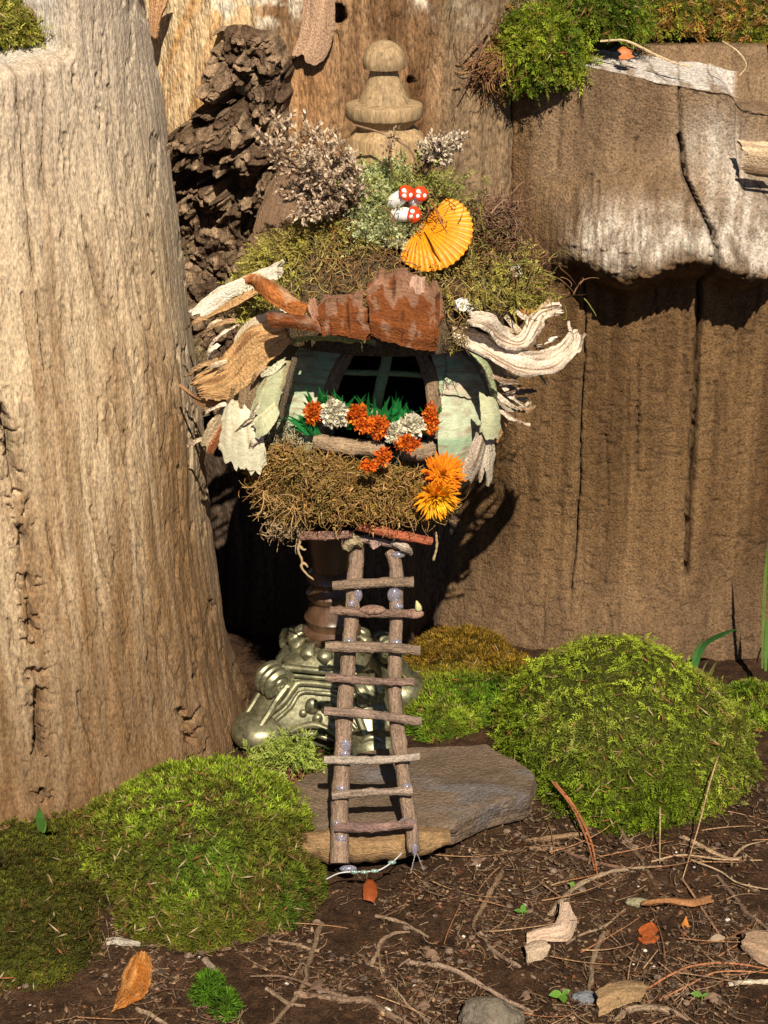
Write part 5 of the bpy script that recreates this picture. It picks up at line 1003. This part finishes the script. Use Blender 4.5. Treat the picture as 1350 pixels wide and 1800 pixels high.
head('orange_flower', 717, 780, YW(717, 780) - .020, .0145, .0105, 160, OR, 'orange dried flower resting on the gap in the sill log', 'dried flower', GO)
head('orange_flower', 675, 802, YW(675, 802) - .034, .0095, .0100, 120, OR, 'small orange flower hanging below the sill log', 'dried flower', GO)
head('orange_flower', 648, 818, YW(648, 818) - .044, .0115, .0065, 110, OR, 'lowest orange flower lying on the brown moss apron', 'dried flower', GO)
head('orange_flower', 598, 404, RF(598, 404, .012)[1], .009, .0065, 80, OR, 'single orange flower on the roof moss beside the lichen', 'dried flower')
head('white_flower', 588, 728, YW(588, 728), .0155, .0165, 150, WH, 'white floret cluster between the two left orange flowers', 'dried flower', GW, L=.006, W=.0055)
head('white_flower', 724, 748, YW(724, 748), .0145, .0140, 140, WH, 'white floret cluster beside the tall orange flower head', 'dried flower', GW, L=.006, W=.0055)
head('white_flower', 694, 760, YW(694, 760), .0105, .0135, 100, WH, 'loose white floret cluster right of the lowest window box flowers', 'dried flower', GW, L=.006, W=.005)
head('white_flower', 700, 424, RF(700, 424, .014)[1], .016, .006, 50, WH, 'scatter of white florets below the lichen on the roof', 'dried flower', None, L=.005, W=.003)
def strawflower(px, py, Y, r, label, tilt, cin, cout, half=0):
    c0 = P(px, py, Y); ax = unit(A(tilt)); o = thing('strawflower', tuple(c0), label, 'dried flower', 'strawflowers beside the window'); 
    for ring, (nn_, ang, L, W) in enumerate(((34, 84, .92, .24), (34, 70, .95, .22), (32, 58, .86, .2), (30, 46, .74, .18), (26, 34, .6, .16), (22, 20, .46, .13))):
        g = Geo(); ph = np.arange(nn_) * 2 * np.pi / nn_ + ring * .3 + rs.normal(size=nn_) * .12; a_ = np.radians(ang + rs.normal(size=nn_) * 7); axr = np.tile(ax, (nn_, 1)); pr = perp(axr, ph)
        d = axr * np.cos(a_)[:, None] + pr * np.sin(a_)[:, None]; cc = mix(A(cout), A(cin), np.clip(ring / 5 + .15 + rs.normal(size=nn_) * .12, 0, 1)) * (.75 + .4 * rs.random((nn_, 1)))
        kites(g, np.tile(c0, (nn_, 1)) + d * r * .12, d, np.cross(d, axr), r * L * (.85 + .3 * rs.random(nn_)), r * W, cc, droop=axr * .10, mid=.62); g.build('petal_ring', M_PETAL, o, smooth=False)
    g = Geo(); n = 160; d = unit(rs.normal(size=(n, 3)) + ax * 1.6); kites(g, c0 + d * r * .18, d, rs.normal(size=(n, 3)), r * .24, r * .05, np.tile(A([.80, .36, .02]), (n, 1)) * (.6 + .6 * rs.random((n, 1)))); g.build('centre', M_PETAL, o)
strawflower(766, 872, -.150, .0245, 'big yellow orange strawflower low at the right end of the moss apron', (.25, -.7, -.25), (.92, .56, .02), (.86, .30, .01))
strawflower(778, 834, -.138, .0225, 'smaller orange strawflower tucked above the big yellow one', (.25, -.8, .55), (.90, .40, .02), (.82, .20, .01))
# grass tufts in the window box
def grass(px0, px1, py, n, h, label, lean=0., name='grass_tuft', Yo=.024):
    g = Geo(); x = px0 + (px1 - px0) * rs.random(n); b = P(x, np.full(n, py), H(x, np.full(n, float(py)), Yo)[:, 1] + rs.random(n) * .01); d = np.stack([rs.normal(size=n) * .38 + lean, -.25 * rs.random(n), np.ones(n)], -1)
    for k in range(n):
        L = h * (.5 + .7 * rs.random()); dv = unit(d[k]); p0 = b[k]; p1 = p0 + dv * L * .6; p2 = p1 + unit(dv + A([d[k][0] * .5, -.2, -.15])) * L * .45; w_ = .0016 + .0012 * rs.random(); s = A([1., .2, 0]) * w_
        V = A([p0 - s * .6, p0 + s * .6, p1 - s, p1 + s, p2]); V[2:4, 1] -= 0; g.add(V, [[0, 1, 3, 2]], [[2, 3, 4]], A([.012, .17, .035]) * (.5 + 1.0 * rs.random()))
    return g.build(name, M_LEAF, label=label, cat='artificial grass', smooth=False)
grass(610, 700, 755, 46, .040, 'plastic green grass in the middle of the window box')
grass(700, 762, 765, 34, .036, 'plastic green grass behind the right white flowers')
grass(548, 605, 735, 22, .034, 'plastic green grass behind the left white flowers')
grass(536, 566, 765, 20, .034, 'plastic green grass leaning out left of the sill log', lean=-.9, Yo=.024)
# ------------------------------------------------------------------ litter on the soil
rs = np.random.default_rng(77)
def on_ground(px, py, lift=.002):
    p = G(px, py, 0.); return np.stack([p[..., 0], p[..., 1], gz(p[..., 0], p[..., 1]) + lift], -1)
def rand_ground(n, y0=1330, y1=1830):
    px = rs.random(n) * 1450 - 50; py = y0 + (y1 - y0) * rs.random(n); k = fbm(np.stack([px * .008, py * .014, 0 * px], -1), 3, 88) + .35 * (rs.random(n) - .5) > .47; px, py = px[k], py[k]; return on_ground(px, py, .001), px, py
# fine scatter nobody could count
b, px, py = rand_ground(15000); n = len(b); c = A([(.11, .068, .04), (.16, .10, .06), (.07, .04, .025), (.25, .165, .10), (.14, .06, .03), (.05, .03, .02)])[rs.integers(0, 6, n)] * (.6 + .7 * rs.random((n, 1)))
d = rs.normal(size=(n, 3)) * A([1, 1, .25]); g = Geo(); kites(g, b + A([0, 0, .002]), d, np.cross(d, A([0, 0, 1.])) + rs.normal(size=(n, 3)) * .3, .003 + .008 * rs.random(n) ** 2, .002 + .003 * rs.random(n), c)
b, px, py = rand_ground(5000); n = len(b); c = mix(A([.14, .085, .05]), A([.30, .20, .12]), rs.random(n) ** 1.5); fibres(g, b + A([0, 0, .002]), rs.normal(size=(n, 3)) * A([1, 1, .12]), .010 + .03 * rs.random(n) ** 2, 7, .28, .02, .00055, c, rs)
g.build('litter', M_SOIL, label='fine bark crumbs and root threads strewn over the soil', cat='ground litter', kind='stuff', smooth=False)
b, px, py = rand_ground(240, 1400); n = len(b); th = rs.normal(size=n) * .9; d = np.stack([np.cos(th), np.sin(th) * .8, .02 * rs.normal(size=n)], -1); g = Geo()
k = (px > 1000) | (rs.random(n) < .25); fibres(g, b[k] + A([0, 0, .004]), d[k], .05 + .05 * rs.random(k.sum()), 9, .06, .0, .0008, mix(A([.30, .12, .05]), A([.42, .26, .14]), rs.random(k.sum())), rs)
g.build('needles', M_TWIG, label='fallen pine needles scattered over the soil, thickest at right', cat='pine needles', kind='stuff')
b, px, py = rand_ground(2000); n = len(b); g = Geo()
for k in range(n):
    r = .0012 + .0035 * rs.random() ** 3; ball_mesh(g, b[k] + A([0, 0, r * .3]), r, A([.13, .09, .065]) * (.4 + 1.2 * rs.random()) if rs.random() > .04 else A([.55, .5, .45]), 5, (1, .6 + .5 * rs.random(), .6))
g.build('crumbs', M_SOIL, label='small clods and grains of earth on the soil', cat='soil crumbs', kind='stuff', smooth=False)

TW = 'twigs lying on the soil'
def twig(pts, r, col, label, cat='twig', name='twig', lift=.003, side=None, ys=1.):
    g = Geo(); p = [on_ground(A(x), A(y), lift - .001 + (t[2] if len(t) > 2 else 0)) for t in pts for x, y in [t[:2]]]; r = list(A(r) * .82); col = A(col) * A([.80, .76, .70])
    p = resample(p, len(p) * 3); p = p + .0022 * (np.stack([vnoise(p * 70, 1), vnoise(p * 70, 2), .5 + 0 * p[:, 0]], -1) - .5) * 2; pts = list(range(len(p))) if False else pts
    tube(g, p, r, 8, col, nk=max(18, len(pts) * 9), bump=float(np.max(r)) * .35, bs=140, seed=int(pts[0][0]), colvar=.35)
    for s in side or []: tube(g, [on_ground(A(x), A(y), lift + .002) for x, y in s], [float(np.max(r)) * .6, float(np.max(r)) * .25], 6, col, nk=14, bump=float(np.max(r)) * .2)
    return g.build(name, M_TWIG, label=label, cat=cat, group=TW)
twig([(720, 1688), (780, 1698), (840, 1722), (900, 1752), (938, 1772)], [.0034, .003, .0022], (.30, .22, .17), 'long grey twig sloping down right below the bark chips', side=[[(720, 1688), (708, 1694), (700, 1700)]])
twig([(842, 1638), (870, 1665), (905, 1690), (948, 1716)], [.0028, .0026, .0016], (.27, .19, .14), 'knobbly twig sloping down to the right of centre, above the long grey one', side=[[(868, 1662), (855, 1668)]])
twig([(884, 1530), (870, 1555), (850, 1590), (832, 1626)], [.0032, .0038, .0024], (.24, .16, .10), 'short thick brown root piece rising left of the bark chips')
twig([(968, 1600), (985, 1575), (1020, 1545), (1070, 1528), (1130, 1522), (1165, 1519)], [.0040, .0034, .0028, .002], (.34, .26, .18), 'pale arched root running right from the bark chips')
twig([(985, 1480), (1010, 1495), (1080, 1515), (1165, 1521)], [.0022, .002, .002], (.22, .13, .09), 'dark straight twig meeting the pale arched root')
twig([(1072, 1420), (1100, 1465), (1130, 1510), (1148, 1538)], [.0028, .003, .002], (.20, .14, .09), 'twig running down from the right moss mound')
twig([(1062, 1632), (1048, 1660), (1040, 1690), (1038, 1730), (1030, 1770)], [.0038, .0036, .0032, .002], (.26, .19, .13), 'crooked upright root below the pale bark chip')
twig([(995, 1650), (1030, 1632), (1062, 1618), (1100, 1588)], [.0014, .0016, .0012], (.30, .22, .15), 'thin twig joining the bark chip to the long brown bark piece')
twig([(520, 1742), (600, 1752), (650, 1756), (672, 1770), (720, 1795), (760, 1815)], [.0042, .004, .0036, .003], (.25, .17, .12), 'forked brown branch along the bottom edge left of the grey stone', side=[[(600, 1750), (560, 1740), (500, 1715), (440, 1712)]])
twig([(565, 1620), (545, 1680), (528, 1740), (480, 1795)], [.0032, .003, .0024], (.24, .17, .11), 'twig crossing the forked branch near the bottom')
twig([(362, 1682), (378, 1710), (392, 1735)], [.0042, .0044, .003], (.34, .27, .21), 'short grey stick beside the tiny moss tuft')
twig([(470, 1650), (520, 1658), (560, 1664)], [.0022, .0024, .002], (.26, .18, .12), 'straight brown twig below the front moss cushion')
twig([(655, 1690), (670, 1655), (690, 1640), (720, 1635)], [.003, .0026, .0016], (.28, .20, .14), 'bent little twig left of the long grey one')
twig([(660, 1600), (700, 1612), (730, 1632), (752, 1642)], [.0026, .0024, .0018], (.30, .22, .15), 'pale twig below the orange leaf scrap')
twig([(660, 1660), (672, 1700), (700, 1745), (760, 1795), (790, 1812)], [.0012, .0013, .001], (.38, .28, .2), 'thin pale stem arching down to the bottom edge')
twig([(1280, 1723), (1330, 1722), (1390, 1718)], [.0028, .003, .003], (.62, .55, .45), 'short bleached white stick at the right edge')
twig([(1080, 1790), (1120, 1772), (1160, 1770), (1210, 1792)], [.0042, .0044, .0036, .002], (.34, .25, .18), 'arched thick twig at the bottom right edge')
twig([(925, 1470), (985, 1458), (1040, 1452)], [.0036, .004, .0028], (.27, .18, .11), 'stubby brown stick beside the end of the slate')
twig([(930, 1484), (970, 1484), (1010, 1478)], [.0028, .003, .002], (.22, .14, .09), 'second stick below the stubby one beside the slate')
twig([(1195, 1465), (1225, 1478), (1280, 1500), (1310, 1505)], [.0026, .003, .002], (.42, .30, .2), 'broken reddish stick under the right moss mound', side=[[(1290, 1502), (1310, 1490), (1345, 1478)]])
twig([(1260, 1535), (1310, 1595), (1345, 1620), (1380, 1640)], [.0026, .0026, .002], (.20, .14, .1), 'dark twig running off the right edge')
twig([(185, 1655), (215, 1654), (248, 1656)], [.0046, .005, .0036], (.55, .50, .44), 'stubby whitish stick between the two left moss mats')
twig([(240, 1760), (265, 1775), (300, 1800)], [.0026, .0026, .002], (.36, .27, .19), 'pale twig near the bottom left below the orange leaf')
twig([(470, 1735), (500, 1755), (535, 1765)], [.003, .0028, .002], (.24, .17, .12), 'short dark twig right of the moss tuft')
# long needles that stand out
def needle(pts, col, label, r=.0011):
    g = Geo(); tube(g, [on_ground(A(t[0]), A(t[1]), .004 + (t[2] if len(t) > 2 else 0)) for t in pts], [r, r, r * .5], 5, col, nk=30); return g.build('pine_needle', M_TWIG, label=label, cat='pine needle')
needle([(975, 1412, .03), (1010, 1440, .02), (1038, 1480, .01), (1050, 1530)], (.40, .15, .06), 'curved red pine needle arching over the soil beside the slate', .0013)
needle([(968, 1408, .03), (1005, 1440, .02), (1032, 1482, .01), (1046, 1525)], (.36, .13, .06), 'second red pine needle beside the arched one')
needle([(1282, 1330, .05), (1250, 1410, .04), (1225, 1480, .02), (1200, 1540)], (.42, .27, .14), 'long needle leaning down from the right moss mound')
needle([(1200, 1540), (1230, 1585), (1270, 1650), (1285, 1668)], (.40, .22, .12), 'needle continuing down over the long brown bark piece')
needle([(1140, 1735), (1180, 1712), (1225, 1692), (1290, 1690), (1370, 1700)], (.42, .17, .08), 'red needle bundle strand at the right edge, upper')
needle([(1160, 1758), (1210, 1728), (1265, 1706), (1370, 1705)], (.42, .19, .09), 'red needle bundle strand at the right edge, lower')
needle([(1145, 1512), (1200, 1502), (1270, 1505), (1340, 1512)], (.45, .30, .18), 'pale needle lying level under the right moss mound')
needle([(1215, 1508), (1265, 1530), (1300, 1550), (1370, 1560)], (.42, .30, .18), 'pale needle sagging toward the right edge')
needle([(1158, 1380, .03), (1159, 1440, .02), (1160, 1515)], (.40, .30, .15), 'straight upright straw against the right moss mound')
# leaves and chips
def chip(name, e0, e1, col, label, cat, lift=.004, m=M_STRIP, **k):
    g = Geo(); f = lambda L: [on_ground(A(t[0]), A(t[1]), lift + (t[2] if len(t) > 2 else 0)) for t in L]
    sheet(g, f(e0), f(e1), col=col, seed=int(e0[0][0]), **k); return g.build(name, m, label=label, cat=cat)
def orange_leaf(c, u, t, gg): return mix(A([.33, .11, .02]), A([.48, .22, .065]), sstep(.4, .6, fbm(gg * A([500, 1, 60]), 3, 4)))
chip('dead_leaf', [(240, 1676), (225, 1690), (212, 1720), (206, 1748), (196, 1770)], [(262, 1682), (266, 1700), (262, 1728), (240, 1752), (200, 1774)], (.6, .3, .1), 'curled bright orange dead leaf in the lower left', 'leaf', colfn=orange_leaf, bulge=.006, th=.0012, jag=(.003, .006), m=M_STRIP, rough=.003, side=.004, nu=36, nv=20)
chip('bark_chip', [(925, 1642, .004), (940, 1640, .006), (975, 1632, .010), (985, 1600, .018)], [(925, 1654), (960, 1655, .002), (1000, 1650, .002), (1015, 1622, .006)], (.50, .36, .26), 'pale peeled bark chip curled up on the open soil', 'bark chip', bulge=.006, th=.003, jag=(.002, .006), nv=16)
chip('bark_chip', [(920, 1664, .006), (940, 1660, .008), (962, 1660, .006)], [(926, 1690), (945, 1684), (966, 1676)], (.40, .30, .21), 'small brown bark chip just below the pale one', 'bark chip', bulge=.006, th=.003, jag=(.002, .004))
chip('bark_piece', [(1128, 1584), (1170, 1584), (1215, 1584), (1250, 1574)], [(1130, 1590), (1175, 1592), (1220, 1596), (1252, 1586)], (.28, .13, .055), 'long flat reddish brown bark piece at right', 'bark piece', lift=.007, bulge=.004, th=.005, jag=(.006, .006))
chip('bark_chip', [(1122, 1632), (1130, 1628, .003), (1146, 1624, .004), (1156, 1632)], [(1124, 1640), (1134, 1648), (1148, 1648), (1156, 1640)], (.30, .075, .02), 'small round rust coloured chip below the long bark piece', 'bark chip', bulge=-.004, th=.003)
chip('dead_leaf', [(638, 1552, .004), (650, 1546, .010), (662, 1552, .006)], [(638, 1576), (650, 1580, .002), (662, 1574)], (.30, .07, .018), 'rusty orange leaf scrap just below the ladder foot', 'leaf', jag=(.005, .005), rough=.002, side=.004, bulge=.003, th=.0015, m=M_LEAF)
chip('dead_leaf', [(1198, 1626), (1206, 1618, .004)], [(1202, 1636), (1212, 1630)], (.62, .24, .05), 'tiny orange leaf flake right of the rust chip', 'leaf', nu=8, nv=6, th=.001, m=M_LEAF)
chip('dead_leaf', [(1245, 1650), (1260, 1644, .003), (1275, 1648)], [(1247, 1654), (1260, 1654), (1272, 1654)], (.42, .32, .22), 'pale tan leaf flake near the right edge', 'leaf', nu=8, nv=6, th=.001, m=M_LEAF)
chip('wood_chunk', [(1042, 1760, .012), (1085, 1748, .016), (1130, 1744, .014)], [(1050, 1786), (1095, 1776, .004), (1138, 1762, .002)], (.27, .175, .09), 'chunk of rotten tan wood at the bottom right', 'piece of wood', bulge=.006, th=.010, jag=(.005, .008), rough=.002)
chip('bark_piece', [(1300, 1656, .012), (1330, 1650, .014), (1380, 1650, .014)], [(1304, 1668), (1335, 1690), (1380, 1700)], (.30, .2, .13), 'lumpy brown root knob at the right edge', 'root', bulge=.008, th=.012, jag=(.004, 0), rough=.003)
for (x, y, lab) in ((745, 1770, 'faded pink brown leaf scrap near the bottom, left of the grey stone'), (760, 1688, 'curled tan leaf scrap on top of the long grey twig'), (560, 1742, 'pale crumpled leaf scrap above the forked branch'), (835, 1512, 'grey brown leaf scrap right of the slate'), (1250, 1760, 'brown leaf scrap at the bottom right'), (925, 1746, 'small crumpled leaf near the long grey twig tip')):
    chip('dead_leaf', [(x - 14, y - 3), (x, y - 9, .003), (x + 13, y - 5)], [(x - 10, y + 6), (x + 2, y + 7, .002), (x + 15, y + 4)], A([.24, .15, .10]) * (.7 + .5 * rs.random()), lab, 'leaf', nu=20, nv=14, th=.0008, bulge=.001, jag=(.007, .007), m=M_LEAF, rough=.004, side=.006)
# leaf scraps on the stump top
g = Geo(); sheet(g, [P(1086, 88, .25), P(1098, 82, .252), P(1112, 90, .25)], [P(1084, 100, .245), P(1098, 104, .242), P(1114, 98, .244)], nu=14, nv=8, th=.0012, col=(.50, .16, .035), bulge=.001, seed=3, jag=(.006, .006), rough=.004, side=.006); g.build('dead_leaf', M_LEAF, label='orange leaf scrap on top of the right stump', cat='leaf')
g = Geo(); tube(g, [P(1055, 72, .25), P(1100, 72, .245), P(1150, 95, .24), P(1190, 112, .235), P(1212, 116, .235)], [.0012, .0016, .0012], 6, (.62, .46, .28), nk=30); g.build('straw', M_TWIG, label='straw stalk curving over the right stump top', cat='straw')
g = Geo(); tube(g, [P(1270, 72, .26), P(1298, 92, .235), P(1312, 115, .23), P(1300, 133, .23)], [.001, .0012, .001], 6, (.58, .44, .26), nk=24); g.build('straw', M_TWIG, label='short hooked straw at the far right of the stump top', cat='straw')
for pts, lab in (([(866, 22), (842, 60), (815, 98), (802, 106)], 'brown twig hanging over the seam from the top moss, upper'), ([(848, 70), (832, 120), (818, 150), (806, 176)], 'thin dark twig hanging down on the middle trunk')):
    g = Geo(); tube(g, [back_surf(A(x), A(y), .03 - .02 * k / 3) for k, (x, y) in enumerate(pts)], [.0016, .0011, .0007], 6, (.20, .11, .07), nk=20); g.build('twig', M_TWIG, label=lab, cat='twig')
# stones
def pebble(px, py, r, col, label, sh=(1, .8, .6), sd=0):
    c0 = on_ground(A(float(px)), A(float(py)), r * sh[2] * .4); tb, ta = np.meshgrid(np.linspace(-1.57, 1.57, 16), np.linspace(0, 2 * np.pi, 28, endpoint=False), indexing='ij')
    d = np.stack([np.cos(tb) * np.cos(ta), np.cos(tb) * np.sin(ta), np.sin(tb)], -1); k = 1 + .5 * (np.round(fbm(d * 1.6, 2, sd) * 5) / 5 - .5) + .12 * (fbm(d * 5, 3, sd) - .5)
    V = c0 + d * r * A(sh) * k[..., None]; g = Geo(); g.add(V, gq(16, 28, True), None, A(col) * (.7 + .6 * fbm(V * 90, 3, sd))[..., None].reshape(-1, 1)); return g.build('stone', M_STONE, label=label, cat='stone')
pebble(862, 1795, .028, (.14, .115, .085), 'angular grey stone poking up at the bottom edge', (1, .7, .8), 3)
pebble(1030, 1748, .012, (.15, .16, .18), 'small bluish stone left of the rotten wood chunk', (1.2, .8, .5), 5)
pebble(1120, 1576, .010, (.22, .2, .12), 'small mossy grey stone left of the long bark piece', (1.2, .7, .4), 6)
# seedlings
def sprout(px, py, leaves, label, stem=.008):
    b = on_ground(A(float(px)), A(float(py)), 0.); o = thing('seedling', tuple(b), label, 'seedling'); g = Geo(); tp = b + A([0, 0, stem]); tube(g, [b, tp], [.0008, .0006], 5, (.2, .32, .06), nk=4); g.build('stem', M_LEAF, o)
    for (dx, dy, dz, L, W) in leaves:
        g = Geo(); d = unit(A([dx, dy, dz])); s = unit(np.cross(d, A([0, -.4, 1.]))); t = np.linspace(0, 1, 8); wv = np.sin(np.pi * t ** .8) * W * .5; p = tp + d * (t * L)[:, None] + A([0, 0, -.25]) * (t ** 2 * L)[:, None]
        V = np.stack([p - s * wv[:, None], p + A([0, 0, -.0008]), p + s * wv[:, None]], 1); g.add(V, gq(8, 3), None, A([.11, .24, .03]) * (.8 + .4 * rs.random())); g.build('leaf', M_LEAF, o)
sprout(988, 1752, [(-1, -.2, .3, .014, .009), (.8, .2, .5, .010, .006), (.1, -1, .1, .012, .008)], 'two leaved green seedling near the bottom, left of the wood chunk')
sprout(918, 1608, [(.2, .2, 1, .011, .006), (-1, .1, .4, .009, .005), (.8, -.2, .4, .007, .004)], 'small green seedling above the pale bark chip')
sprout(1234, 1756, [(-.8, .1, .3, .012, .007), (.9, -.1, .2, .010, .006)], 'faint green seedling at the bottom right')
sprout(1004, 1556, [(.3, .2, .8, .008, .006)], 'single tiny green leaf on the pale arched root')
# grass blade by the right mound and stem at the edge
def blades(name, L, label, cat='grass plant'):
    b0 = P(*L[0][0][0]); o = thing(name, (b0[0], b0[1], 0), label, cat)
    for pts, w_, col in L:
        p = resample([P(*t) for t in pts], 18); t = np.linspace(0, 1, 18); wv = w_ * np.minimum(1, (1 - t) * 3 + .05) * (.6 + .4 * np.minimum(1, t * 4)); s = unit(np.cross(np.gradient(p, axis=0), A([.2, -1., .3])))
        V = np.stack([p - s * wv[:, None], p + A([0, .0012, -.0006]), p + s * wv[:, None]], 1); g = Geo(); g.add(V, gq(18, 3), None, A(col)); g.build('blade', M_LEAF, o)
blades('grass_plant', [([(1220, 1190, .16), (1226, 1160, .16), (1240, 1132, .15), (1270, 1115, .13), (1302, 1103, .11)], .0036, (.06, .20, .05)), ([(1216, 1190, .16), (1222, 1150, .15), (1236, 1122, .14)], .0030, (.10, .26, .07)), ([(1240, 1195, .15), (1252, 1175, .14), (1262, 1160, .13)], .0014, (.30, .34, .12)), ([(1230, 1195, .15), (1238, 1172, .14), (1246, 1158, .13)], .0012, (.34, .34, .16))], 'broad bladed green grass sprouting behind the right moss mound')
blades('grass_plant', [([(1340, 1175, .12), (1342, 1100, .12), (1345, 1020, .11), (1352, 930, .10)], .0022, (.16, .24, .05)), ([(1346, 1180, .12), (1348, 1110, .12), (1358, 1050, .11)], .0026, (.14, .24, .06)), ([(1330, 1165, .14), (1338, 1140, .13), (1352, 1120, .12)], .0012, (.18, .22, .07))], 'tall thin green stem at the right edge of the photo')
blades('grass_plant', [([(72, 1462, -.28), (70, 1440, -.285), (68, 1418, -.285)], .0040, (.07, .17, .03)), ([(76, 1465, -.28), (78, 1450, -.28), (74, 1435, -.28)], .0022, (.10, .2, .04))], 'short green leaf at the foot of the left stump')
for o in bpy.data.objects:
    if '_w' in o: del o['_w']
